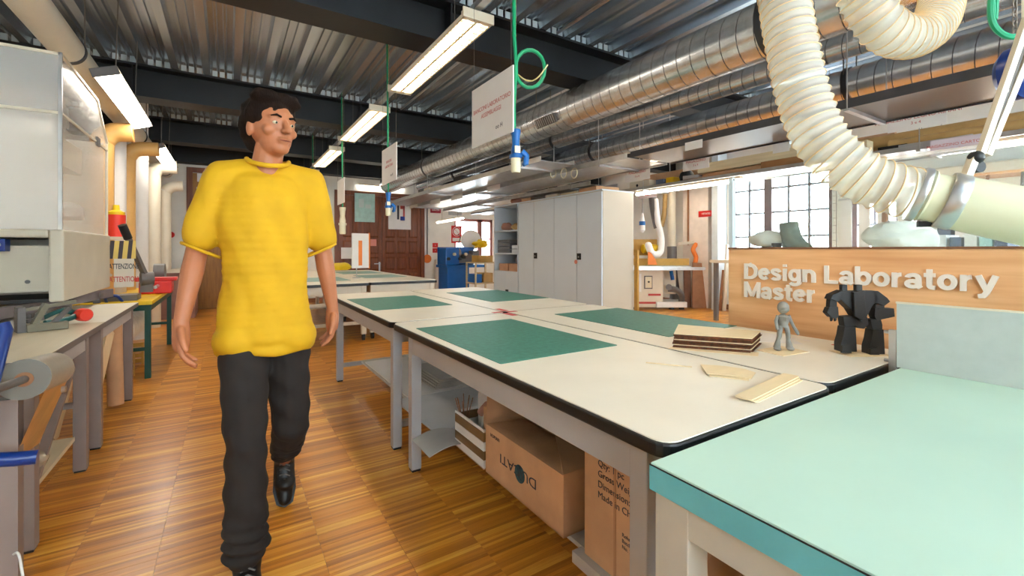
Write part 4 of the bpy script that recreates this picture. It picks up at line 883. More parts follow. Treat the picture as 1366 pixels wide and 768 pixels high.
for k in range(2):
    ya = a + k * (b - a) / 2; d = put('door', B(CX - .005, CX + .015, ya + .004, ya + (b - a) / 2 - .004, .06, .80), M_cab, sl, bevel=.002)
    if k == 0: put('latch', B(CX - .022, CX - .005, ya + .30, ya + .37, .42, .50), M_black, d)
put('door_head', B(CX - .002, CX + .58, a + .02, b - .02, .80, .82), M_cab, sl)
G_ = 'things on the open cabinet shelves'
for k in range(2): rbox('cardboard_box', 4.2, 4.5, 6.42 + .33 * k, 6.72 + .33 * k, .822, .95, mat('pinkish_card', s2l(206, 156, 124), .7, var=.08), ['pinkish cardboard box, right one on the lowest open shelf', 'pinkish cardboard box, left one on the lowest open shelf'][k], 'box', G_)
lump('plastic_bag', (4.35, 6.55, 1.02), .1, (1, 1.1, .7), mat('grey_film_bag', s2l(160, 160, 164), .35, var=.15), 'crumpled grey plastic bag on top of the boxes on the lowest open shelf', 'bag', 4)
for k in range(4): rbox('grey_tray', 4.2, 4.55, 6.68, 7.1, 1.147 + .06 * k, 1.2 + .06 * k, mat('slate_plastic', s2l(112, 116, 126), .45, var=.08), ['lowest', 'second lowest', 'second highest', 'topmost'][k] + ' of the slate plastic trays stacked on the middle shelf', 'tray', 'slate trays on the middle shelf')
for k in range(2): rbox('grey_case', 4.2, 4.5, 6.40, 6.62, 1.147 + .07 * k, 1.21 + .07 * k, M_cab, ['lower', 'upper'][k] + ' pale grey case beside the slate trays', 'case')
lump('pink_bundle', (4.3, 6.95, 1.62), .1, (1, 1.2, .75), M_pink, 'dusty pink bundle on the upper open shelf', 'bundle', 5); lump('tan_bundle', (4.3, 6.6, 1.60), .085, (1, 1.6, .75), mat('tan_cloth', s2l(206, 172, 118), .8, var=.15), 'tan bundle on the upper open shelf', 'bundle', 6)
lump('pink_cushion', (4.4, 6.68, 2.08), .14, (1, 1.3, .6), M_pink, 'rounded dusty pink foam cushion on top of the shelf cabinet', 'cushion', 8, amp=.1)
for k, (yy, w, h, m) in enumerate([(4.5, .40, .07, M_card), (4.95, .36, .05, MATS['pale_planed_wood']), (5.4, .3, .06, M_cream), (5.8, .3, .05, M_greyd), (6.15, .24, .07, M_card)]):
    rbox('flat_package', 4.25, 4.65, yy, yy + w, 2.004, 2.004 + h, m, ['brown flat package on top of the lockers at the near corner', 'pale wooden piece on top of the lockers', 'cream flat package on top of the lockers', 'dark flat package on top of the lockers', 'brown flat package on top of the lockers at the far end'][k], 'package', rot=.05 * (k - 2))
put('yellow_post', B(4.755, 4.785, 4.26, 4.32, 0, 1.2), mat('varnished_wood', s2l(196, 152, 70), .5, var=.1), label='thin varnished wooden post standing against the right side of the lockers', cat='post')

# ================================================ TABLE SAW BAY
ts = thing('table_saw', 'cream sliding table saw cabinet standing against the far right wall', 'saw', (7.5, 6.0, 0))
SC = AZ(878, 413, 0)  # front base
def SV(u, w, z): return Vector((SC.x, SC.y, 0)) + RT * u + FW * w + Vector((0, 0, z))
MS = frame((SC.x, SC.y, 0), RT, FW)
put('cabinet', B(-.56, .10, 0, .6, .05, .82, M=MS), M_cream, ts, bevel=.01); put('cabinet', B(.10, .40, .12, .55, .3, .80, M=MS), M_cream, ts, bevel=.01)
put('base_plate', B(-.05, .56, -.06, .5, .05, .16, M=MS), M_paper, ts, bevel=.01)
put('table_plate', B(-.56, .60, -.15, .65, .83, .88, M=MS), M_alu, ts, bevel=.005); put('slide_rail', B(-.60, .85, -.22, -.15, .80, .86, M=MS), M_alu, ts)
put('fence', B(-.60, .72, .25, .31, .88, 1.02, M=MS), mat('varnished_wood', s2l(196, 152, 70)), ts)
put('switch_panel', B(-.28, -.12, -.02, 0, .42, .68, M=MS), M_greyd, ts); put('switch_plate', B(-.265, -.135, -.024, -.02, .44, .66, M=MS), M_ivory, ts); put('switch', MB().lathe(SV(-.2, -.03, .56), [(.02, 0), (.02, .012)], 10, axis=-FW), M_black, ts)
put('label_sheet', B(-.50, -.34, -.012, 0, .36, .72, M=MS), M_paper, ts); put('warning_text', B(-.45, -.05, -.008, 0, .12, .16, M=MS), M_text, ts); put('warning_text', B(-.2, .05, -.008, 0, .28, .32, M=MS), M_text, ts)
put('handle', MB().bar(SV(.24, -.05, .78), SV(.26, -.08, .6), .05), M_blue, ts); put('crank', MB().lathe(SV(.18, -.08, .46), [(.06, 0), (.06, .03)], 16, axis=-FW), M_greyd, ts)
put('blade_guard', MB().prism([(-.2, .9), (-.02, .9), (-.06, 1.02), (-.14, 1.14), (-.2, 1.16)], .0, .03, M=MS, axis='y'), M_orange, ts)
put('exhaust_hose', MB().tube(smoothp([SV(.2, .0, .42), SV(.34, -.04, .40), SV(.46, 0, .3), SV(.5, .1, .12)], 8), .06, 12), M_greyd, ts, smooth=True)
for u in (-.5, .3, .5): put('foot', B(u - .04, u + .04, .05, .13, 0, .05, M=MS), M_black, ts)
put('suction_hose', MB().tube(smoothp([SV(.05, .35, 2.25), SV(.08, .3, 1.8), SV(.16, .3, 1.45), SV(.12, .25, 1.15), SV(-.05, .2, 1.12), SV(-.16, .12, 1.3), SV(-.14, .1, 1.2), SV(-.1, .08, 1.12)], 8), .065, 14), M_paper, ts, smooth=True)
put('suction_hose', MB().tube(smoothp([SV(.0, .4, 2.6), SV(.02, .36, 2.1), SV(.1, .33, 1.65)], 8), .08, 14), M_greyd, label='grey flexible hose hanging above the white hose of the saw', cat='hose', smooth=True)
put('suction_hose', MB().tube(smoothp([SV(.38, .7, 2.4), SV(.36, .7, 2.0), SV(.30, .7, 1.7)], 8), .05, 12), mat('tan_hose', s2l(176, 144, 90), .5, var=.1), label='thin tan hose hanging beside the grey one above the saw', cat='hose', smooth=True)
put('suction_pipe', MB().tube([SV(.54, .75, 2.6), SV(.54, .75, 1.25)], .085, 16), M_cream, label='cream vertical pipe on the wall right of the hanging hoses', cat='pipe', smooth=True)
put('dark_hose', MB().tube(smoothp([SV(.54, .75, 1.27), SV(.54, .72, .8), SV(.55, .6, .3), SV(.5, .5, .1)], 8), .10, 14), M_greyd, ts, smooth=True)
put('yellow_dust_box', B(-.50, .14, .5, .62, 1.08, 1.42, M=MS), mat('varnished_wood', s2l(196, 152, 70)), label='varnished board behind the yellow motor on the saw', cat='board')
put('yellow_motor', MB().lathe(SV(-.22, .40, 1.22), [(.06, 0), (.10, .03), (.07, .12), (.10, .16), (.10, .3), (.06, .36)], 16, axis=RT), M_yellow, label='yellow motor with ribbed hood mounted above the saw table', cat='motor', smooth=True)
cl = thing('ceiling_hose_reel', 'blue banded hanging connector above the saw motor', 'connector', SV(-.26, .2, 1.7))
put('cord', MB().tube([SV(-.26, .2, 1.95), SV(-.26, .2, 2.4)], .008, 6), M_greyd, cl); put('body', MB().lathe(SV(-.26, .2, 1.55), [(.02, 0), (.06, .05), (.05, .25), (.02, .4)], 12), M_paper, cl, smooth=True); put('band', MB().lathe(SV(-.26, .2, 1.70), [(.062, 0), (.062, .08)], 12), M_plugb, cl)
put('red_switch', MB().lathe(SV(-.42, .5, 1.30), [(.05, 0), (.05, .05)], 14, axis=-FW), M_red, label='round red switch left of the yellow motor', cat='switch')
om = thing('drill_press', 'cream wall arm with an orange hose right of the saw', 'arm', SV(.8, .6, 1.0))
put('bracket', MB().bar(SV(.62, .6, 1.32), SV(.95, .5, 1.36), .06), M_beige, om); put('bracket', MB().bar(SV(.95, .5, 1.36), SV(1.05, .5, 1.2), .05), M_greyd, om); put('orange_hose', MB().tube(smoothp([SV(.95, .45, 1.32), SV(.86, .4, 1.2), SV(.92, .4, 1.05), SV(.90, .4, .92)], 8), .045, 12), M_orange, om, smooth=True)
p = AZ(938, 411, 0)
bd = thing('leaning_board', 'brown panel leaning against the wall right of the saw', 'board', p)
Mb = frame((p.x, p.y, 0), RT, FW)
put('board', B(-.22, .08, .0, .03, .0, .93, M=Mb @ Matrix.Rotation(-.1, 4, 'X') @ Matrix.Rotation(.05, 4, 'Y')), mat('brown_panel', s2l(172, 120, 84), .6, var=.1), bd)
put('board', B(-.34, -.2, .10, .13, .0, .80, M=Mb @ Matrix.Rotation(-.06, 4, 'X')), mat('dark_brown_panel', s2l(124, 84, 60), .6, var=.1), bd)
for k, px in enumerate((966, 961)):
    q = AX(px, 413, XR - .35 - .06 * k); put('leaning_plank', MB().bar((q.x, q.y, .012), (q.x + .12, q.y, 1.3 - .5 * k), .09, .03), [M_cream, MATS['brown_panel']][k], label=['cream plank leaning beside the window jamb', 'short brown plank leaning in front of the cream one'][k], cat='plank')
# wall signs on the right
def wsign(name, px0, py0, px1, py1, m, label, txt=None, tm=None, x=None, y=None, cat='sign', ring=None):
    """flat sign on a wall x=const or y=const"""
    f = (lambda a, b: AX(a, b, x)) if x is not None else (lambda a, b: AY(a, b, y))
    a = f(px0, (py0 + py1) / 2); b = f(px1, (py0 + py1) / 2); t = f((px0 + px1) / 2, py0); u = f((px0 + px1) / 2, py1)
    s = thing(name, label, cat, (a + b) / 2)
    if x is not None:
        put('plate', B(x - .008, x, b.y, a.y, u.z, t.z), m, s); M = frame((x - .0095, (a.y + b.y) / 2, (t.z + u.z) / 2), (0, -1, 0), (0, 0, 1)); w = a.y - b.y
    else:
        put('plate', B(a.x, b.x, y - .008, y, u.z, t.z), m, s); M = frame((a.x / 2 + b.x / 2, y - .0095, (t.z + u.z) / 2), (1, 0, 0), (0, 0, 1)); w = b.x - a.x
    h = t.z - u.z
    if txt:
        tt = text_mb(txt, h * .4, .0004, M @ Matrix.Translation((0, -h * .12, 0)), align='CENTER', offset=.001); put('text', tt, tm or M_paper, s)
    return s, M, w, h
s, M, w, h = wsign('prohibition_sign', 932, 281, 952, 289, M_red, 'small red rectangular sign with a round symbol on the pilaster right of the saw', 'VIETATO', x=XR - .221)
wsign('machine_sign', 852, 256, 876, 264, mat('pale_mauve_paper', s2l(212, 196, 200), .7, var=.02), 'pale mauve sign under the hanging shelf above the saw', 'SEGA', M_text, x=5.362)
put('wall_cable', MB().tube([(XR - .25, 6.0, 1.3), (XR - .25, 6.0, 2.9)], .02, 8), M_cardd, label='brown vertical cable pipe beside the pilaster', cat='pipe')

# workshop things beyond the glass, in front of the tall windows
bn = thing('far_bench', 'long pale workbench under the tall windows beyond the glass', 'bench', (7.3, 2.6, 0))
put('top', B(6.9, 7.8, -1.0, 4.6, .98, 1.03), M_cream, bn)
for yy in (-.9, 1.7, 4.5):
    for xx in (6.95, 7.7): put('leg', B(xx, xx + .06, yy, yy + .06, 0, .98), M_greyd, bn)
rk = thing('tool_rack', 'open rack of files and tools beyond the glass under the cream pipe', 'rack', (6.2, 1.1, 0))
for yy in (-.6, .7, 1.9): put('post', B(6.0, 6.04, yy, yy + .04, 0, 2.0), M_cardd, rk); 
for zz in (.9, 1.2, 1.9): put('shelf', B(6.0, 6.35, -.6, 1.94, zz, zz + .025), M_ply, rk)
cols = [M_paper, M_red, M_cream, MATS['slate_card'], M_paper, M_card, M_cream, M_paper, M_red, MATS['slate_card'], M_paper, M_greyd]
nm = ['white', 'red', 'cream', 'slate blue', 'white', 'brown', 'cream', 'white', 'red', 'slate blue', 'white', 'dark grey']
ORD = ['first', 'second', 'third', 'fourth', 'fifth', 'sixth', 'seventh', 'eighth', 'ninth', 'tenth', 'eleventh', 'twelfth', 'thirteenth', 'fourteenth', 'fifteenth', 'sixteenth', 'seventeenth', 'eighteenth']
for k in range(18):
    yy = 1.84 - k * .13; rbox('file_box', 6.02, 6.3, yy - .055 + .01 * (k % 3), yy + .045, 1.226, 1.44 + .05 * ((k * 7) % 3), cols[k % 12], nm[k % 12] + ' file box, ' + ORD[k] + ' from the left on the rack beyond the glass', 'box', 'file boxes on the rack')
for k in range(9):
    yy = 1.8 - k * .22; put('hanging_tool', MB().bar((6.02, yy, 1.9), (6.02, yy + .01, 1.58 + .05 * (k % 3)), .03, .02), [M_cardd, M_greyd, M_red][k % 3], label=['brown handled', 'dark grey', 'red'][k % 3] + ' tool, ' + ORD[k] + ' from the left in the row hanging below the rack top', cat='tool', group='tools hanging from the rack')
hs = thing('slatted_shade', 'white vertical sheets hanging in front of the second window', 'sheets', (8.0, 2.9, 1.2))
for k in range(4): put('sheet', B(8.44, 8.45, 2.40 + .24 * k, 2.54 + .24 * k, 1.05, 2.0), M_paper, hs)
put('rail', B(8.43, 8.50, 2.3, 3.3, 2.0, 2.03), M_alu, hs)
lace = thing('wire_rack', 'tall lattice of thin dark wire standing before the windows', 'rack', (7.6, 3.3, 1.03))
for k in range(6): put('upright', MB().bar((7.6, 3.0 + .1 * k, 1.03), (7.6, 3.0 + .1 * k, 2.1), .006), M_greyd, lace)
for k in range(9): put('crosswire', MB().bar((7.6, 3.0, 1.12 + .11 * k), (7.6, 3.5, 1.12 + .11 * k), .005), M_greyd, lace)
pl = thing('cabinet_row', 'cream wall cupboards beyond the glass below the right hanging shelf', 'cupboard', (8.2, 1.0, 1.7))
for k in range(3): put('door', B(8.18, 8.2, .62 + .5 * k - .02, 1.1 + .5 * k - .02, 1.6, 2.3), M_cream, pl)
put('carcass', B(8.2, 8.49, .6, 2.1, 1.6, 2.32), M_beige, pl)

# ================================================ FAR TABLES AND WHAT STANDS ON THEM
FG = 'cream tables on castors near the brown door'
def far_table(x0, x1, y0, y1, label):
    t = thing('far_worktable', label, 'table', ((x0 + x1) / 2, (y0 + y1) / 2, 0), FG)
    put('tabletop', MB().prism(rrect(x0, x1, y0, y1, .04), .735, .77), M_white, t); put('edge_band', MB().prism(rrect(x0 - .004, x1 + .004, y0 - .004, y1 + .004, .044), .73, .764), M_black, t)
    for a in (x0 + .03, x1 - .09):
        for b in (y0 + .05, y1 - .11):
            l = put('leg', B(a, a + .06, b, b + .06, .09, .73), M_cream, t); put('castor', MB().lathe((a + .015, b + .03, .05), [(.045, 0), (.045, .03)], 14, axis=(1, 0, 0)), M_black, l, smooth=True)
    put('apron', B(x0 + .09, x1 - .09, y0 + .06, y0 + .09, .62, .73), M_cream, t); put('apron', B(x0 + .09, x1 - .09, y1 - .09, y1 - .06, .62, .73), M_cream, t)
    put('apron', B(x0 + .04, x0 + .07, y0 + .11, y1 - .11, .62, .73), M_cream, t); put('apron', B(x1 - .07, x1 - .04, y0 + .11, y1 - .11, .62, .73), M_cream, t)
    for zz in (.22, .48): put('brace', B(x0 + .09, x1 - .09, y0 + .07, y0 + .10, zz, zz + .04), M_cream, t)
    return t
far_table(.72, 1.565, 5.95, 7.85, 'far cream table left of the seam, nearest the person'); far_table(1.575, 2.54, 6.0, 7.85, 'far cream table with the small white sign stand')
far_table(.72, 1.565, 7.87, 9.75, 'farthest cream table on the left, before the brown door'); far_table(1.575, 2.54, 7.87, 9.75, 'farthest cream table on the right, before the brown door')
for k, (a, b, c, d) in enumerate([(.8, 1.45, 6.5, 7.4), (1.75, 2.4, 6.9, 7.7), (1.7, 2.4, 8.2, 9.1)]):
    put('cutting_mat', B(a, b, c, d, .7702, .773), mat('pale_green_mat', s2l(130, 170, 165), .45, var=.06), label=['pale green mat on the far table left of the seam', 'pale green mat on the far table under the sign stand', 'pale green mat on the farthest table by the brown door'][k], cat='cutting mat')
ss = thing('sign_stand', 'small white sign with an orange stripe on a thin stand on the far table', 'sign', (2.0, 7.3, .773))
q = AY(481, 335, 7.0)
put('rod', MB().tube([(q.x - .06, 7.0, .773), (q.x - .06, 7.0, 1.05)], .009, 8), M_alu, ss); put('base', MB().lathe((q.x - .06, 7.0, .773), [(.06, 0), (.06, .008)], 16), M_alu, ss)
Ms = Matrix.Translation((q.x, 7.0, 1.18)) @ Matrix.Rotation(.25, 4, 'Z')
put('card', B(-.14, .13, -.012, .012, -.26, .27, M=Ms), M_paper, ss); put('stripe', B(-.04, .02, -.0135, -.012, -.22, .16, M=Ms), M_orange, ss); put('edge', B(.13, .15, -.013, .013, -.27, .28, M=Ms), M_orange, ss)
# wheeled shelf trolley beside them
tr = thing('wheeled_trolley', 'cream metal shelf trolley standing behind the person', 'trolley', (.55, 6.0, 0))
for a in (.25, .66):
    for b in (5.6, 6.6): put('post', B(a, a + .035, b, b + .035, .1, .78), M_cream, tr); put('castor', MB().lathe((a, b + .015, .05), [(.05, 0), (.05, .03)], 12, axis=(1, 0, 0)), M_black, tr)
for zz in (.22, .5, .76): put('shelf', B(.25, .70, 5.6, 6.64, zz, zz + .02), M_cream, tr)
lump('white_cloth', (.5, 5.85, .57), .13, (1, 1, .6), M_paper, 'crumpled white cloth on the middle shelf of the trolley', 'cloth', 12, amp=.4)
# posters and signs on the back wall
s, M, w, h = wsign('poster', 473, 258, 500, 296, M_teal, 'pale teal poster on the left leaf of the brown door', y=YB - .06, cat='poster')
put('drawing', MB().box(-w * .3, -w * .05, h * .0, h * .3, 0, .002, M=M).box(w * .02, w * .3, -h * .02, h * .12, 0, .002, M=M), mat('pale_print', s2l(206, 222, 220), .7, var=.03), s)
s, M, w, h = wsign('poster', 518, 268, 548, 306, M_paper, 'white poster with bold dark and red strokes on the right door leaf', y=YB - .06, cat='poster')
put('stroke', B(-w * .12, -w * .03, -h * .15, h * .38, 0, .003, M=M), M_textk, s)
put('stroke', MB().box(w * .02, w * .22, h * .22, h * .36, 0, .003, M=M).box(w * .14, w * .22, -h * .05, h * .36, 0, .003, M=M), M_text, s); put('stroke', MB().box(w * .02, w * .22, -h * .18, h * -.04, 0, .003, M=M), mat('blue_ink', s2l(40, 60, 150), .7), s)
s, M, w, h = wsign('round_sign', 494, 319, 502, 328, mat('salmon_tag', s2l(220, 140, 124)), 'small round reddish sign on the left leaf of the brown door', y=YB - .06)
wsign('exit_sign', 574, 276, 588, 284, mat('crimson_sign', s2l(160, 20, 44), .5, var=.03), 'crimson sign with white text high on the wall right of the brown door', 'USCITA', y=YB - .002)
s, M, w, h = wsign('no_entry_sign', 602, 301, 616, 324, M_red, 'red sign with a round white symbol above the blue lathe', y=YB - .002)
put('disc', MB().lathe(M @ Vector((0, h * .16, .0)), [(w * .42, 0), (w * .42, .004)], 20, axis=(0, -1, 0)), M_paper, s); put('ring', MB().tube([M @ Vector((w * .34 * math.cos(q * PI / 8), h * .16 + w * .34 * math.sin(q * PI / 8), .006)) for q in range(16)], w * .05, 5, closed=True), M_red, s)
put('slash', MB().bar(M @ Vector((-w * .22, h * .16 + w * .22, .007)), M @ Vector((w * .22, h * .16 - w * .22, .007)), .02, .004), M_red, s); put('text_block', B(-w * .4, w * .4, -h * .4, -h * .2, 0, .003, M=M), M_paper, s)
for k, (a, b) in enumerate(((324, 330), (331, 337))): wsign('small_sign', 577, a, 584, b, M_red, ['upper small red fire sign beside the brown door', 'lower small red fire sign beside the brown door'][k], '+', y=YB - .002)
wsign('notice_board', 598, 277, 616, 287, mat('grey_print', s2l(196, 198, 196), .7, var=.15, scale=60), 'grey printed notice high on the wall above the blue lathe', y=YB - .002)
for k, (a, b, c, d) in enumerate([(263, 232, 286, 243), (262, 250, 276, 266), (267, 275, 274, 283)]): wsign('notice', a, b, c, d, M_paper, ['upper', 'middle', 'lowest'][k] + ' white paper on the ochre door behind the person', y=YB - .06, cat='notice')
wsign('notice', 416, 265, 422, 288, M_paper, 'tall thin white paper on the cream wall left of the brown door', y=YB - .001, cat='notice')
wsign('blank_poster', 455, 330, 470, 345, M_paper, 'white panel low on the brown door behind the yellow drawing', y=YB - .1, cat='panel')
lump('yellow_pile', (AY(455, 352, 9.3).x, 9.3, .86), .12, (1.5, 1, .7), M_yellow, 'yellow pile on the farthest table in front of the brown door', 'pile', 20)
q = AY(570, 345, YB - .016)
op = thing('orange_paddle', 'orange round paddle hanging on a cord beside the brown door', 'paddle', q); put('disc', MB().lathe(q, [(.11, -.015), (.11, .015)], 18, axis=(0, 1, 0)), M_orange, op); put('cord', MB().tube([q + Vector((0, 0, .1)), q + Vector((0, 0, 1.5))], .012, 6), M_greyd, op)
# blue lathe
lt = thing('metal_lathe', 'blue metalworking lathe on a blue cabinet near the back wall', 'lathe', AY(622, 380, 9.0))
a = AY(596, 350, 9.0).x; b = AY(645, 350, 9.0).x; W_ = b - a
put('cabinet', B(a + .02, a + W_ * .60, 9.0, 9.5, 0, .80), M_blue, lt, bevel=.01); put('drip_tray', B(a - .02, b, 8.95, 9.55, .80, .86), M_blue, lt); put('headstock', B(a, a + W_ * .36, 9.05, 9.45, .86, 1.24), M_blue, lt, bevel=.02)
put('splash_guard', B(a, b, 9.48, 9.52, .86, 1.26), M_blue, lt); put('bed', B(a + W_ * .36, b, 9.1, 9.35, .90, 1.0), M_greyd, lt)
put('chuck', MB().lathe((a + W_ * .36, 9.25, 1.12), [(.11, 0), (.11, .09), (.06, .12)], 18, axis=(1, 0, 0)), M_alu, lt, smooth=True); put('carriage', B(a + W_ * .5, a + W_ * .72, 9.0, 9.4, 1.0, 1.1), M_greyd, lt)
for k in range(4): put('knob', MB().lathe((a + .05 + .14 * k, 9.04, 1.0 + .1 * (k % 2)), [(.035, 0), (.035, .05)], 10, axis=(0, -1, 0)), M_ivory if k % 2 else M_black, lt)
put('tailstock', B(b - .22, b - .05, 9.12, 9.32, 1.0, 1.18), M_greyd, lt, bevel=.01)
put('work_lamp', MB().tube([(a + .5, 9.5, 1.25), (a + .55, 9.45, 1.5), (a + .42, 9.3, 1.55)], .012, 6), M_greyd, lt)
wsd = thing('work_stool', 'pale wooden stand with boxes between the blue lathe and the grey cabinet', 'stand', AY(640, 380, 8.0))
a = AY(628, 350, 8.2).x; b = AY(655, 350, 8.2).x
for xx in (a, b - .03):
    for yy in (8.0, 8.4): put('leg', B(xx, xx + .03, yy, yy + .03, 0, .92), MATS['pale_planed_wood'], wsd)
for zz in (.5, .92): put('shelf', B(a, b, 8.0, 8.43, zz, zz + .025), MATS['pale_planed_wood'], wsd)
rbox('wood_box', a + .1, b - .04, 8.05, 8.35, .946, 1.08, MATS['varnished_wood'], 'varnished wooden box on top of the stand by the lathe', 'box')
rbox('blue_crate', a + .04, b - .3, 8.05, 8.38, .526, .7, M_blue, 'blue crate on the lower shelf of the stand', 'crate'); rbox('yellow_bin', b - .26, b - .04, 8.05, 8.38, .526, .72, MATS['tan_cardboard'], 'tan bin on the lower shelf of the stand', 'bin')
q = AY(628, 320, 9.6)
put('white_disc', MB().lathe(q, [(.24, -.04), (.24, .04)], 24, axis=(.2, 1, 0)), M_paper, label='white round grinder guard behind the blue lathe', cat='disc', smooth=True)
lump('yellow_valves', AY(640, 326, 9.4), .13, (1.3, 1, .8), M_yellow, 'cluster of yellowish fittings above the lathe bed', 'fittings', 31, amp=.5)
put('wall_pipe', MB().tube([AY(570, 270, 10.9), AY(570, 210, 10.9)], .03, 8), M_alu, label='vertical metal pipe on the wall right of the brown door', cat='pipe')
bx_ = thing('radiator', 'low white radiator leaning on the wall left of the blue lathe', 'radiator', AY(588, 375, 10.8))
a = AY(582, 350, 10.8).x; b = AY(594, 350, 10.8).x
for k in range(5): put('fin', B(a + (b - a) * k / 5, a + (b - a) * (k + .8) / 5, 10.78, 10.9, .0, .95), M_paper, bx_)

# ================================================ LEFT BENCHES AND MACHINE
LG_ = 'light topped steel benches along the left side'
def bench(y0, y1, label, m_top, x0=-1.45, x1=-.625, diag=False):
    t = thing('workbench', label, 'bench', ((x0 + x1) / 2, (y0 + y1) / 2, 0), LG_)
    put('benchtop', B(x0, x1, y0, y1, .742, .77), m_top, t, bevel=.002); put('edge_band', B(x0 - .002, x1 + .002, y0 - .002, y1 + .002, .738, .7675), M_greyd, t)
    for a in (x0 + .03, x1 - .08):
        for b in (y0 + .04, y1 - .28 if diag else y1 - .1):
            l = put('leg', B(a, a + .055, b, b + .055, .01, .738), M_lleg, t, bevel=.002); put('foot', B(a + .004, a + .051, b + .004, b + .051, 0, .01), M_black, l)
    for xx in (x0 + .035, x1 - .075): put('apron', B(xx, xx + .045, y0 + .095, y1 - .1 if not diag else y1 - .28, .655, .738), M_grey, t)
    for yy in (y0 + .045, y1 - .1): put('apron', B(x0 + .085, x1 - .08, yy, yy + .03, .655, .738), M_grey, t)
    put('brace', B(x0 + .085, x1 - .08, y1 - .09, y1 - .06, .30, .33), M_lleg, t)
    return t
M_lleg = mat('mauve_grey_steel', s2l(140, 124, 118), .45, var=.05)
M_birch = mat('birch_top', s2l(222, 206, 176), .4, var=.07, scale=3, stretch=(4, .6, 1), coat=.2)
Lb = bench(2.47, 3.555, 'birch topped bench at the left edge holding the orange-ended pliers', M_birch, diag=True)
for xx in (-.70, -1.3): put('diagonal_brace', MB().bar((xx, 2.52, .10), (xx, 3.22, .58), .035, .02), M_lleg, Lb)
put('low_board', B(-1.4, -.68, 2.55, 3.2, .20, .22), M_birch, Lb)
bench(3.56, 4.72, 'white topped bench just past the birch one, below the warning plates', M_white)
# things below the benches
lump('plastic_bundle', (-.85, 2.75, .30), .14, (1, 1.5, .6), M_film, 'crumpled clear plastic bundle on the low board of the left bench', 'bundle', 40, amp=.5)
for k in range(3):
    put('board', MB().bar((-.78 - .16 * k, 3.9, .0 + .02), (-.74 - .16 * k, 4.35, .62), .03, .14), M_balsa, label=['light board leaning under the white bench, nearest the aisle', 'second light board leaning under the white bench', 'third light board leaning under the white bench'][k], cat='board')
put('cardboard_tube', MB().tube([(-.72, 4.45, .03), (-.74, 4.5, .66)], .05, 14), M_card, label='brown cardboard tube standing under the far end of the white bench', cat='tube', smooth=True)
# film roll on its bar at the near end
rl = thing('film_roll', 'large roll of cream film on a steel bar at the left edge', 'roll', (-.7, 2.12, .64))
ra = AD(28, 505, 1.62); rdir = (AD(86, 510, 2.2) - AD(40, 506, 1.75)).normalized(); rdir = Vector((-.02, 1, -.12)).normalized()
rc = AD(32, 506, 1.50)
put('roll', MB().lathe(rc, [(.067, 0), (.067, .30)], 32, axis=rdir), M_rollm if 'M_rollm' in globals() else mat('cream_film_roll', s2l(168, 158, 140), .35, var=.08, stretch=(1, 1, 1)), rl, smooth=True)
put('roll_face', MB().lathe(rc - rdir * .001, [(.0665, 0), (.0665, .001)], 32, axis=rdir), mat('grey_roll_end', s2l(120, 114, 104), .6, var=.08), rl)
put('core', MB().lathe(rc - rdir * .003, [(.024, 0), (.024, .003)], 18, axis=rdir), M_cardd, rl)
put('post', B(-.665, -.61, 2.20, 2.25, 0, rc.z - .075), M_lleg, rl); put('post_bracket', B(-.665, -.61, 2.20, 2.25, rc.z - .075, rc.z - .074), M_greyd, rl)
put('bar', MB().tube([rc - rdir * .5, rc + rdir * .42], .013, 12), M_greyd, rl, smooth=True); put('end_disc', MB().lathe(rc + rdir * .38, [(.03, 0), (.03, .03)], 16, axis=rdir), M_alu, rl, smooth=True)
hb = rc + Vector((.062, .18, -.0)); put('hanging_film', MB().add([rc + Vector((.062, .02, 0)), rc + Vector((.062, .02, 0)) + rdir * .28, rc + Vector((-.05, .08, -.30)) + rdir * .28, rc + Vector((-.05, .08, -.30))], [(0, 1, 2, 3)]), mat('amber_film', s2l(206, 150, 84), .35, var=.15), rl)
put('bolt', MB().lathe(rc + rdir * .2 + Vector((.05, 0, -.07)), [(.012, 0), (.012, .012)], 10, axis=(1, 0, 0)), M_alu, rl)
# navy tubes at the left edge
bl = thing('navy_tube_frame', 'glossy navy blue tube ends poking in at the left edge', 'frame', AD(10, 600, 1.4))
put('lower_tube', MB().tube([AD(-120, 618, 1.30), AD(20, 612, 1.42), AD(50, 609, 1.45)], [.021, .022, .022], 16), M_navy, bl, smooth=True)
put('upper_tube', MB().tube([AD(-25, 560, 1.35), AD(-4, 480, 1.42), AD(6, 440, 1.46), AD(3, 431, 1.46)], [.02, .02, .021, .018], 16), M_navy, bl, smooth=True)
put('link', MB().tube([AD(-25, 560, 1.35), AD(-60, 612, 1.32)], .02, 12), M_navy, bl, smooth=True)
put('white_cable', MB().tube(smoothp([(-.62, 2.2, .16), (-.60, 2.17, .17), (-.58, 2.13, .12), (-.56, 2.1, .02), (-.55, 2.09, .006)], 6), .004, 6), M_paper, label='thin white cable hanging by the leg of the left bench', cat='cable', smooth=True)
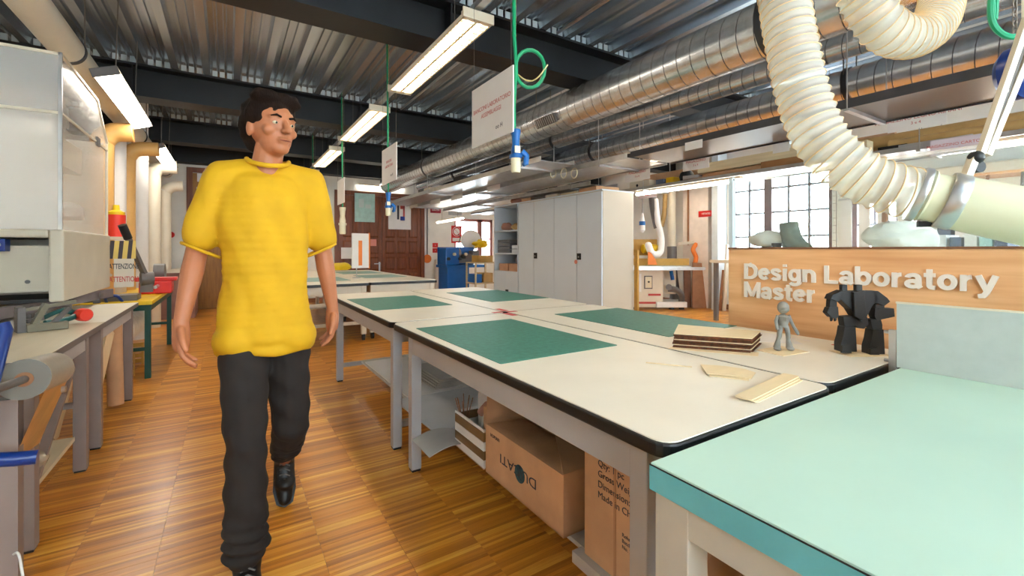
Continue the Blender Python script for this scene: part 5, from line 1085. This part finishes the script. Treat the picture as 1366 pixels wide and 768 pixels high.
# machine with hood
mx1 = -.87; y0m = 3.86; y1m = 5.15
mc_ = thing('forming_machine', 'large beige machine body with a clear hood on the left bench', 'machine', (-1.4, 4.5, .86))
zt, zb = 1.325, .875
mb = MB().box(mx1 - .07, mx1, y0m, y1m, zb, zt).box(-1.9, mx1 - .07, y0m, y1m, zt - .05, zt).box(-1.9, mx1 - .07, y0m + .5, y1m, zb, zt - .05)
put('body', mb, M_beige, mc_, bevel=.012)
put('inner_plate', B(-1.9, mx1 - .072, y0m + .12, y0m + .14, zb + .06, zt - .10), M_beige, mc_); put('inner_floor', B(-1.9, mx1 - .07, y0m + .02, y0m + .5, zb, zb + .02), M_black, mc_)
put('roller', MB().tube([(-1.9, y0m + .1, 1.06), (-1.22, y0m + .1, 1.06)], .11, 24), M_cream, mc_, smooth=True); put('blue_bracket', B(-1.9, -1.13, y0m + .02, y0m + .10, 1.19, 1.265), M_navy, mc_, bevel=.004)
for k in range(2): put('bolt', MB().lathe((-1.16 - .05 * k, y0m + .018, 1.23), [(.014, -.01), (.014, 0)], 10, axis=(0, 1, 0)), M_alu, mc_)
put('bolt', MB().lathe((-1.06, y0m + .118, 1.0), [(.012, -.01), (.012, 0)], 10, axis=(0, 1, 0)), M_greyd, mc_)
put('lower_bar', B(-1.6, -1.16, y0m - .02, y0m + .03, zb - .03, zb + .015), M_beige, mc_, bevel=.006)
R0 = Vector((-1.17, 3.45, .834)); R1 = Vector((-.85, 5.05, .834)); rn = Vector((1.6, -.32, 0)).normalized()
put('rail', MB().bar(R0, R1, .04, .068), mat('mauve_rail_steel', s2l(120, 112, 116), .4, metal=.3, var=.1), mc_, bevel=.002)
for f in (.08, .34, .6, .86): c = R0.lerp(R1, f); put('rail_bolt', MB().bar(c + rn * .018, c + rn * .032, .045, .028), M_greyd, mc_); put('foot', B(c.x - .02, c.x + .02, c.y - .03, c.y + .03, .7705, .80), M_greyd, mc_)
put('leg_block', B(-1.4, -1.3, 4.0, 5.0, .7705, zb), M_greyd, mc_)
hd = thing('clear_hood', 'tall clear acrylic hood with aluminium edges above the beige machine', 'hood', (-1.4, 4.4, zt + .001))
hz = 2.42; hx = mx1 - .02; hz2 = 2.12
# side panes
put('front_pane', B(-1.95 + .02, hx - .01, y0m + .03, y0m + .036, zt, hz), M_acryl, hd)
sp_ = [(y0m + .04, zt), (y1m, zt), (y1m, hz2), (y1m - .35, hz - .03), (y0m + .04, hz)]
put('side_pane', MB().prism(sp_, hx - .006, hx, axis='x'), M_acryl, hd); put('back_sheet', B(-1.9, hx - .02, y1m - .02, y1m - .015, zt, hz2), M_acryl, hd)
put('corner_post', B(hx - .012, hx + .006, y0m + .022, y0m + .04, zt, hz + .02), M_alu, hd); put('top_edge', B(-1.93, hx, y0m + .022, y0m + .04, hz, hz + .018), M_cream, hd)
put('mid_edge', B(-1.93, hx, y0m + .024, y0m + .034, 2.05, 2.068), M_cream, hd)
put('side_edge', MB().bar((hx, y0m + .04, hz + .008), (hx, y1m - .35, hz - .02), .016).bar((hx, y1m - .35, hz - .02), (hx, y1m, hz2), .016), M_cream, hd); put('side_mid_edge', MB().bar((hx, y0m + .04, 2.06), (hx, y1m, 2.06), .012), M_cream, hd)
put('back_post', B(hx - .012, hx + .006, y1m - .01, y1m + .005, zt, hz2), M_cream, hd)
put('white_panel', B(-1.9, -1.22, y1m - .06, y1m - .05, zt, 2.25), M_paper, hd); put('foam_block', B(-1.15, -1.0, 4.3, 4.9, 1.80, 2.0), M_cream, hd)
put('hinge', B(hx, hx + .012, 4.75, 4.85, 2.03, 2.10), M_greyd, hd)
lump('white_cloth', (-1.02, 4.6, 1.48), .09, (1, 1.6, .8), M_paper, 'small white cloth inside the clear hood', 'cloth', 44, amp=.4)
# warning plates at the far end of the machine
wp = thing('hazard_plate', 'yellow and black striped plate at the far end of the beige machine', 'plate', (-.78, 5.18, 1.13))
ax0, az0 = AY(144, 332, 5.18).x, AY(160, 345, 5.18).z; ax1, az1 = AY(181, 332, 5.18).x, AY(160, 321, 5.18).z
put('plate', B(ax0, ax1, 5.18, 5.19, az0, az1), M_yellow if False else mat('dull_yellow', s2l(222, 190, 96), .5, var=.05), wp)
ww = ax1 - ax0
for k in range(3):
    xa = ax0 + ww * (.02 + .33 * k); put('stripe', MB().prism([(xa, az0), (xa + ww * .15, az0), (xa + ww * .22, az1), (xa + ww * .07, az1)], 5.177, 5.18, axis='y'), mat('plum_black', s2l(60, 48, 54), .5, var=.05), wp)
s, M, w, h = wsign('warning_sign', 152, 345, 179, 383, mat('beige_sign', s2l(216, 204, 186), .6, var=.03), 'beige warning sign below the striped plate reading attenzione and attention', y=5.185)
put('text', text_mb('ATTENZIONE', h * .26, .0006, M @ Matrix.Translation((0, h * .15, 0)) @ Matrix.Diagonal((.50, 1, 1, 1)), align='CENTER', offset=.001), M_textk, s)
put('text', text_mb('ATTENTION', h * .26, .0006, M @ Matrix.Translation((0, -h * .3, 0)) @ Matrix.Diagonal((.54, 1, 1, 1)), align='CENTER', offset=.001), M_text, s)
put('arm', MB().bar((ax0 + .02, 5.2, az0 - .15), (-1.0, 5.14, 1.1), .02), M_beige, s)
# pliers and steel clamp on the birch bench
q = AZ(108, 419, .80)
pr = thing('heavy_pliers', 'green handled tool with a red end lying on the birch bench', 'tool', (q.x, q.y, .771))
h0 = AZ(104, 419, .82); h1 = AZ(58, 424, .82); h2 = AZ(60, 430, .81); e = AZ(115, 420, .82)
put('handle', MB().tube(smoothp([h1, h1.lerp(h0, .5) + Vector((0, .02, .03)), h0], 5), [.012] * 5 + [.016] * 5 + [.022], 12), mat('dark_teal_plastic', s2l(0, 84, 84), .35, var=.08), pr, smooth=True)
put('handle', MB().tube(smoothp([h2, h2.lerp(h0, .5) + Vector((.01, -.03, -.01)), h0 + Vector((.01, -.03, 0))], 5), [.012] * 5 + [.015] * 5 + [.02], 12), MATS['dark_teal_plastic'], pr, smooth=True)
put('collar', MB().tube([h0.lerp(e, -.2), h0.lerp(e, .3)], [.028, .036], 16), MATS['dark_teal_plastic'], pr, smooth=True)
put('red_end', MB().tube([h0.lerp(e, .28), h0.lerp(e, .4), h0.lerp(e, .95), h0.lerp(e, 1.05)], [.034, .038, .037, .030], 16), mat('red_orange_plastic', s2l(232, 60, 40), .4, var=.05), pr, smooth=True)
put('jaw', MB().bar(h1, h1 + (h1 - h0) * .45 + Vector((0, 0, -.01)), .02), M_greyd, pr)
q0 = AZ(36, 444, .771); q1 = AZ(92, 438, .771)
cp = thing('steel_clamp', 'grey angled steel clamp lying in front of the green handled tool', 'clamp', q0)
Mc = frame((q0.x, q0.y, .771), (q1 - q0), Vector((-(q1 - q0).y, (q1 - q0).x, 0))); l = (q1 - q0).length
put('base_bar', B(0, l, 0, .05, 0, .04, M=Mc), M_steelc if 'M_steelc' in globals() else mat('worn_steel', s2l(132, 126, 108), .4, metal=.4, var=.1), cp, bevel=.003); put('lever', MB().bar(Mc @ Vector((.03, .04, .03)), Mc @ Vector((.08, .05, .14)), .025), MATS['worn_steel'], cp); put('lever', MB().bar(Mc @ Vector((.10, .04, .03)), Mc @ Vector((.17, .05, .11)), .02), M_greyd, cp)
put('upright', B(-.03, .0, .02, .1, 0, .13, M=Mc), M_greyd, cp); put('screw', MB().bar(Mc @ Vector((-.02, .06, .11)), Mc @ Vector((.2, .07, .14)), .016), MATS['worn_steel'], cp)
# green bench with yellow top, vice, lever shear
gb = thing('green_bench', 'dark green steel bench with a yellow top in the left background', 'bench', (-1.0, 6.0, 0))
put('yellow_top', B(-1.4, -.60, 5.3, 7.2, .69, .725), M_yellow, gb, bevel=.003); put('top_rail', B(-1.38, -.61, 5.32, 7.18, .635, .69), M_dgreen, gb)
for a in (-1.36, -.66):
    for b in (5.33, 7.1): put('leg', B(a, a + .045, b, b + .045, 0, .635), M_dgreen, gb)
for b in (5.34, 7.11): put('brace', B(-1.315, -.66, b, b + .03, .26, .29), M_dgreen, gb)
sh = thing('lever_shear', 'grey lever shear with a long black handled arm on the yellow bench', 'shear', (-.85, 5.6, .726))
put('base', B(-1.15, -.72, 5.4, 5.62, .726, .78), M_greyd, sh, bevel=.004)
pv = AY(196, 372, 5.7); tp = AY(163, 300, 5.5); md = AY(171, 318, 5.55)
put('arm', MB().bar(pv, md, .05, .03), M_greyd, sh); put('grip', MB().tube([md, tp], .035, 12), M_black, sh, smooth=True); put('pivot', MB().lathe(pv, [(.07, -.05), (.07, .05)], 16, axis=(1, .3, 0)), M_greyd, sh, smooth=True); put('frame_plate', B(pv.x - .05, pv.x + .05, 5.66, 5.70, .78, pv.z + .03), M_greyd, sh)
vc = thing('bench_vice', 'red bench vice on the yellow bench beside the person', 'vice', (-.7, 6.2, .726)); q = AY(212, 376, 6.2)
put('vice_body', B(q.x - .16, q.x + .12, 6.1, 6.35, .726, .86), M_red, vc, bevel=.015); put('jaw', B(q.x - .20, q.x + .16, 6.14, 6.30, .86, .90), M_red, vc, bevel=.008); put('screw', MB().tube([(q.x, 6.1, .81), (q.x, 5.9, .81)], .018, 10), M_alu, vc, smooth=True)
gh = AY(213, 360, 6.5); put('grinder_wheel', MB().lathe((gh.x, 6.5, .93), [(.03, -.06), (.11, -.05), (.11, .05), (.03, .06)], 18, axis=(1, 0, 0)).box(gh.x - .04, gh.x + .04, 6.45, 6.55, .726, .86), M_greyd, label='dark grinder wheel on the yellow bench behind the red vice', cat='grinder', smooth=True)
put('yellow_black_clamp', MB().tube(smoothp([(-.93, 5.36, .726), (-.93, 5.34, .77), (-.86, 5.34, .78), (-.82, 5.36, .726)], 5), .012, 8), M_navy, label='small dark handle on the near edge of the yellow bench', cat='handle', smooth=True)
q = AY(155, 300, 5.9); oc = thing('orange_red_canister', 'orange red canister with a yellow cap behind the striped plate', 'canister', (q.x, 5.9, 1.2))
put('body', MB().lathe((q.x, 5.9, q.z - .12), [(.075, 0), (.075, .22)], 18), mat('red_orange_plastic', s2l(232, 60, 40)), oc, smooth=True); put('cap', MB().lathe((q.x, 5.9, q.z + .10), [(.07, 0), (.07, .03), (.03, .05), (.025, .10)], 16), M_yellow, oc, smooth=True)
put('stand_shelf', B(q.x - .3, q.x + .1, 5.75, 6.05, q.z - .15, q.z - .12), M_cream, label='small cream wall shelf carrying the orange red canister', cat='shelf')
put('white_roll', MB().lathe((-.98, 5.75, .40), [(.16, 0), (.19, .03), (.19, .9), (.16, .93)], 24, axis=(0, 1, 0)), M_cloth, label='large white cylindrical roll lying under the green bench', cat='roll', smooth=True)
wc = thing('wooden_crate', 'small slatted wooden crate below the white roll', 'crate', (-.95, 5.6, 0))
for k in range(4): put('slat', B(-1.15, -.75, 5.45, 5.47, .02 + .055 * k, .06 + .055 * k), MATS['varnished_wood'], wc); put('slat', B(-1.15, -.75, 6.03, 6.05, .02 + .055 * k, .06 + .055 * k), MATS['varnished_wood'], wc)
for xx in (-1.15, -.77):
    for yy in (5.47, 6.01): put('corner_post', B(xx, xx + .02, yy, yy + .02, 0, .23), MATS['varnished_wood'], wc)
# vertical extraction pipes by the left wall
def vpipe(px, y, r, ztop, m, label, bend=None):
    z0 = .727 if y < 7.2 else (.862 if y > 9.5 else 0)
    q = AY(px, 300, y); pts = [(q.x, y, z0), (q.x, y, ztop)]
    if bend: pts = [(q.x, y, z0), (q.x, y, ztop - .25), (q.x + .02, y, ztop - .1), (q.x + .10, y, ztop - .02), (q.x + bend, y, ztop)]
    put('extraction_pipe', MB().tube(smoothp(pts, 6) if bend else pts, r, 16), m, label=label, cat='pipe', smooth=True)
M_yc = mat('amber_cream_pipe', s2l(226, 176, 104), .4, var=.05)
vpipe(136, 6.2, .10, 2.45, M_yc, 'amber cream extraction pipe bending toward the left wall duct, nearest', .25); vpipe(169, 6.9, .085, 2.42, M_yc, 'second amber cream extraction pipe bending toward the duct', .3)
vpipe(153, 6.5, .10, 2.5, M_paper, 'white vertical pipe between the two amber pipes')
vpipe(183, 7.8, .12, 3.2, M_paper, 'broad white vertical pipe on the left wall'); vpipe(204, 8.8, .10, 2.5, M_cream, 'pale pipe with a bend farther along the left wall', .3); vpipe(220, 9.6, .09, 2.3, M_cream, 'farthest pale vertical pipe near the back corner', .25)
put('blue_tool', B(-1.93, -1.85, 8.0, 8.12, .95, 1.35), M_blue, label='small blue tool hanging on the left wall', cat='tool')
put('red_button', MB().lathe(AY(228, 313, YB - .03), [(.06, -.03), (.06, .03)], 14, axis=(0, -1, 0)), M_red, label='round red emergency button on the back wall left of the person', cat='button')
bc = thing('back_counter', 'pale topped counter with a dusky reddish base in the far left corner', 'counter', (-1.2, 10.1, 0))
put('countertop', B(-1.9, -.45, 9.6, 10.6, .80, .86), M_cream, bc); put('base', B(-1.9, -.50, 9.65, 10.6, .0, .799), mat('dusky_cupboard', s2l(150, 110, 100), .5, var=.08), bc)
put('blue_bottle', MB().lathe((-.9, 9.8, .861), [(.05, 0), (.05, .2), (.02, .24), (.02, .28)], 12), MATS['slate_card'], label='blue bottle standing on the far left counter', cat='bottle', smooth=True)

# ================================================ THE WALKING PERSON
PC = Vector((.125, 1.99, 0)); dPC = (PC - EYE).dot(FW)
# body axes: person faces the camera side (-Y); picture right is +X (person's left)
def organic(name, blobs, m, parent, voxel, smooth_it=6, deform=None, label=None):
    """one continuous surface: tapered limbs merged by voxel remesh, then smoothed"""
    mb = MB()
    for b in blobs:
        if b[0] == 'c':   # tapered chain
            pts, rs = b[1], b[2]; P = []; Rr = []
            for i in range(len(pts) - 1):
                for k in range(4):
                    t = k / 4; P.append(Vector(pts[i]).lerp(Vector(pts[i + 1]), t)); Rr.append(rs[i] * (1 - t) + rs[i + 1] * t)
            P.append(Vector(pts[-1])); Rr.append(rs[-1])
            for p, r in ((P[0], Rr[0]), (P[-1], Rr[-1])): mb.ball(p, r * .98, n=14)
            for i in range(1, len(pts) - 1): mb.ball(pts[i], rs[i] * .995, n=14)
            mb.tube(P, Rr, 14)
        else: mb.ball(b[1], b[2], b[3], 20, b[4] if len(b) > 4 else None)
    me = mb.mesh('tmp', m); o = bpy.data.objects.new('tmp', me); COL.link(o)
    r = o.modifiers.new('r', 'REMESH'); r.mode = 'VOXEL'; r.voxel_size = voxel; r.adaptivity = 0
    s_ = o.modifiers.new('s', 'SMOOTH'); s_.factor = .5; s_.iterations = smooth_it
    dg = bpy.context.evaluated_depsgraph_get(); dg.update(); me2 = bpy.data.meshes.new_from_object(o.evaluated_get(dg)); bpy.data.objects.remove(o)
    off = wl(parent)
    for v in me2.vertices:
        c = v.co.copy()
        if deform: c = deform(c)
        v.co = c - off
    me2.polygons.foreach_set('use_smooth', [True] * len(me2.polygons)); me2.name = name
    me2.materials.clear(); me2.materials.append(m)
    ob = bpy.data.objects.new(name, me2); COL.link(ob); ob.parent = parent
    if label: ob['label'] = label
    return ob
per = thing('person', 'person in a yellow t-shirt and charcoal trousers walking down the aisle toward the viewer', 'person', (PC.x, PC.y, 0))
def Q(x, y, z): return Vector((PC.x + x, PC.y + y, z))
# joints (x to picture right, y away from the viewer)
HIPR = Q(-.075, 0, .88); KNR = Q(-.075, -.14, .50); ANR = Q(-.07, -.16, .10)    # planted leg, picture left
HIPL = Q(.075, .0, .88); KNL = Q(.085, .02, .49); ANL = Q(.10, .38, .21)          # trailing leg, heel raised
SHR = Q(-.158, .01, 1.475); ELR = Q(-.225, .03, 1.19); WRR = Q(-.265, -.05, .95)
SHL = Q(.158, .01, 1.475); ELL = Q(.215, .05, 1.19); WRL = Q(.255, .06, .95)
HD = Q(.015, -.03, 1.66)
hair_c = HD
def hand(wr, s, tilt):
    """palm plus five curled fingers, thumb toward the body's front"""
    d = Vector((0, tilt, -1)).normalized(); f = Vector((0, -1, 0)); f = (f - d * f.dot(d)).normalized(); inn = Vector((-s, 0, 0))
    out = [('c', [wr, wr + d * .045, wr + d * .085], [.024, .028, .026])]
    out.append(('b', wr + d * .055, .040, (.42, 1.0, 1.05)))
    for k, (off, ln) in enumerate(((.030, .070), (.011, .080), (-.009, .075), (-.028, .058))):
        b = wr + d * .088 + f * off; k1 = b + d * ln * .42 + inn * .006; k2 = k1 + d * ln * .32 + inn * .018; k3 = k2 + d * ln * .18 + inn * .018
        out.append(('c', [wr + d * .06 + f * off * .8, b, k1, k2, k3], [.011, .0105, .0095, .0085, .0072]))
    t0 = wr + d * .03 + f * .028; t1 = t0 + d * .035 + f * .026 + inn * .008; t2 = t1 + d * .032 + f * .008 + inn * .01
    out.append(('c', [t0, t1, t2], [.014, .0115, .009])); return out
body = []
body += [('c', [Q(0, .01, 1.40), Q(0, .0, 1.50), Q(.005, -.012, 1.56), Q(.012, -.02, 1.60)], [.08, .058, .052, .052])]
body += [('c', [SHR, SHR.lerp(ELR, .5), ELR, ELR.lerp(WRR, .3), WRR], [.050, .042, .036, .037, .024]), ('c', [SHL, SHL.lerp(ELL, .5), ELL, ELL.lerp(WRL, .3), WRL], [.050, .042, .036, .037, .024])]
body += hand(WRR, -1, -.1) + hand(WRL, 1, .1)
body += [('b', Q(0, .01, 1.28), .14, (1.0, .62, 1.5)), ('b', Q(0, .01, 1.02), .13, (1.0, .65, 1.2)), ('c', [SHR, SHL], [.05, .05])]
body += [('c', [HIPR, KNR, ANR], [.055, .045, .034]), ('c', [HIPL, KNL, ANL], [.055, .045, .034])]
# head
Mh = Matrix.Rotation(.45, 3, 'Z')   # face turned a little to the picture right
def Hh(x, y, z): return HD + Mh @ Vector((x, y, z))
body += [('b', HD + Vector((0, 0, .025)), .088, (.88, 1.08, 1.12), Mh), ('b', Hh(0, -.028, -.035), .062, (.9, .95, 1.1), Mh), ('b', Hh(0, -.06, -.075), .030, (1.1, .9, .8), Mh)]
body += [('c', [Hh(0, -.090, .022), Hh(0, -.108, -.008), Hh(0, -.110, -.014)], [.010, .0125, .013]), ('b', Hh(0, -.098, -.016), .014, (1.4, .8, .7), Mh)]
body += [('b', Hh(0, -.086, -.046), .017, (1.5, .6, .45), Mh), ('b', Hh(0, -.084, -.055), .016, (1.3, .6, .5), Mh), ('b', Hh(0, -.074, .036), .034, (1.7, .4, .35), Mh)]
for s in (-1, 1): body += [('b', Hh(s * .079, .008, -.005), .028, (.35, .6, 1.1), Mh), ('b', Hh(s * .040, -.060, -.012), .026, (1, .7, .8), Mh)]
organic('body', body, M_skin, per, .0042, 4)
for s in (-1, 1):
    e = put('eye', MB().ball(Hh(s * .031, -.0795, .014), .0105, (1, 1, .62), 14), M_ivory, per, smooth=True); put('iris', MB().ball(Hh(s * .031, -.0862, .0135), .0050, (1, 1, .95), 10), M_black, e, smooth=True)
    put('eyebrow', MB().tube([Hh(s * .016, -.094, .036), Hh(s * .033, -.094, .041), Hh(s * .050, -.082, .036)], [.004, .0045, .002], 8), M_hair, per, smooth=True)
put('mouth', MB().tube([Hh(-.022, -.0925, -.050), Hh(0, -.099, -.0505), Hh(.022, -.0925, -.050)], [.0015, .003, .0015], 6), mat('lip_line', s2l(130, 62, 50), .5, var=.05), per, smooth=True)
def hair_def(c):
    v = c - HD; return c + v.normalized() * .010 * noise.noise(v * 28)
organic('hair', [('b', Hh(0, .022, .055), .098, (.96, 1.08, .98), Mh), ('b', Hh(0, .062, .01), .085, (1.0, .75, 1.15), Mh), ('b', Hh(-.03, -.035, .112), .042, (1.6, 1.2, .8), Mh), ('b', Hh(.03, -.045, .108), .040, (1.5, 1.1, .8), Mh),
                 ('b', Hh(-.078, .01, .045), .034, (.5, 1.1, 1.2), Mh), ('b', Hh(.078, .01, .045), .034, (.5, 1.1, 1.2), Mh)], M_hair, per, .006, 2, hair_def)
# t-shirt: chest, belly, sleeves; soft folds
def fold(amp, seed):
    def f(c):
        v = Vector((c.x * 7, c.y * 7, c.z * 3.2 + c.x * 5)); n_ = noise.noise(v + Vector((seed, 0, 0))) + .5 * noise.noise(v * 2.3 + Vector((0, seed, 0)))
        h = Vector((c.x - PC.x, c.y - PC.y, 0))
        return c + (h.normalized() if h.length > 1e-4 else Vector((0, 0, 0))) * amp * n_
    return f
SLR = SHR.lerp(ELR, .78); SLL = SHL.lerp(ELL, .78)
sh_ = [('c', [SHR + Vector((.01, 0, -.005)), SLR], [.068, .064]), ('c', [SHL + Vector((-.01, 0, -.005)), SLL], [.068, .064]), ('c', [SHR + Vector((.02, 0, -.01)), Q(-.07, .01, 1.485), Q(.07, .01, 1.485), SHL + Vector((-.02, 0, -.01))], [.072, .066, .066, .072])]
TS = [(1.455, .165, .095), (1.40, .172, .112), (1.30, .166, .118), (1.18, .152, .112), (1.06, .150, .112), (.95, .168, .122), (.84, .184, .130)]
for i in range(len(TS) - 1):
    for k in range(4):
        t = k / 4; z, w, dd = [TS[i][q] * (1 - t) + TS[i + 1][q] * t for q in range(3)]
        sh_.append(('b', Q(0, .005, z), .1, (w / .1, dd / .1, .5)))
for s in (-1, 1): sh_.append(('b', Q(s * .088, -.012, .86), .1, (.94, 1.10, .75)))
sh_.append(('b', Q(0, .005, .82), .1, (1.80, 1.22, .5)))
ff = fold(.017, 3)
def shirt_def(c):
    c = ff(c); c.z = max(c.z, .802 + .006 * math.sin(c.x * 30) + .004 * math.sin(c.y * 41)); return c
shirt = organic('t_shirt', sh_, M_shirt, per, .008, 9, shirt_def)
put('neckline', MB().tube([Q(.005 + .072 * math.cos(a), -.012 + .070 * math.sin(a), 1.535 - .03 * max(0, -math.sin(a)) + .012) for a in [q * PI / 12 for q in range(24)]], .009, 8, closed=True), M_shirt, per, smooth=True)
put('sleeve_hem', MB().tube([SLR + Vector((math.cos(a) * .060, math.sin(a) * .060, -.055 + .028 * -math.cos(a))) for a in [q * PI / 10 for q in range(20)]], .006, 6, closed=True), M_shirt, per, smooth=True)
put('sleeve_hem', MB().tube([SLL + Vector((math.cos(a) * .060, math.sin(a) * .060, -.055 + .028 * math.cos(a))) for a in [q * PI / 10 for q in range(20)]], .006, 6, closed=True), M_shirt, per, smooth=True)
f2 = fold(.013, 11)
def trous_def(c):
    c = f2(c); ax_ = ANR if c.y < PC.y + .08 else ANL
    k = max(0, 1 - abs(c.z - ax_.z - .08) / .09); h = Vector((c.x - ax_.x, c.y - ax_.y, 0))
    if h.length > .001: c = c + h.normalized() * (.010 * k * math.sin(c.z * 150 + c.x * 25) + .004 * math.sin(c.z * 60 + c.x * 40))
    return c
tb_ = [('c', [HIPR + Vector((0, 0, .02)), HIPR.lerp(KNR, .5), KNR, KNR.lerp(ANR, .45), ANR + Vector((0, .0, .08)), ANR + Vector((0, 0, .045))], [.082, .080, .068, .068, .066, .066]), ('c', [HIPL + Vector((0, 0, .02)), HIPL.lerp(KNL, .5), KNL, KNL.lerp(ANL, .45), ANL + Vector((0, -.02, .05))], [.082, .080, .068, .066, .062]), ('b', Q(0, .01, .92), .15, (.92, .62, .7))]
organic('trousers', tb_, M_trous, per, .007, 5, trous_def)
def shoe(an, pitch, yaw_):
    M = Matrix.Translation(an) @ Matrix.Rotation(yaw_, 4, 'Z') @ Matrix.Rotation(pitch, 4, 'X')
    def T(x, y, z): return M @ Vector((x, y, z))
    s = organic('shoe', [('c', [T(0, .04, -.045), T(0, -.03, -.05), T(0, -.11, -.062), T(0, -.165, -.068)], [.042, .044, .040, .03]), ('c', [T(0, .02, .03), T(0, .01, -.03)], [.05, .046]), ('b', T(0, -.09, -.06), .05, (.95, 1.3, .62))], M_shoe, per, .006, 4)
    put('sole', MB().prism([(-.042, .075), (-.046, -.02), (-.05, -.12), (-.035, -.18), (0, -.2), (.035, -.18), (.048, -.12), (.042, -.02), (.042, .075), (.02, .09), (-.02, .09)], -.1, -.078, M=M), M_black, s)
    for k in range(5): put('lace', MB().tube([T(-.022, -.03 - .02 * k, .012 - .012 * k), T(0, -.03 - .02 * k, .02 - .012 * k), T(.022, -.04 - .02 * k, .010 - .012 * k)], .003, 6), M_greyd, s)
shoe(ANR, 0, 0); shoe(ANL, .95, -.08)
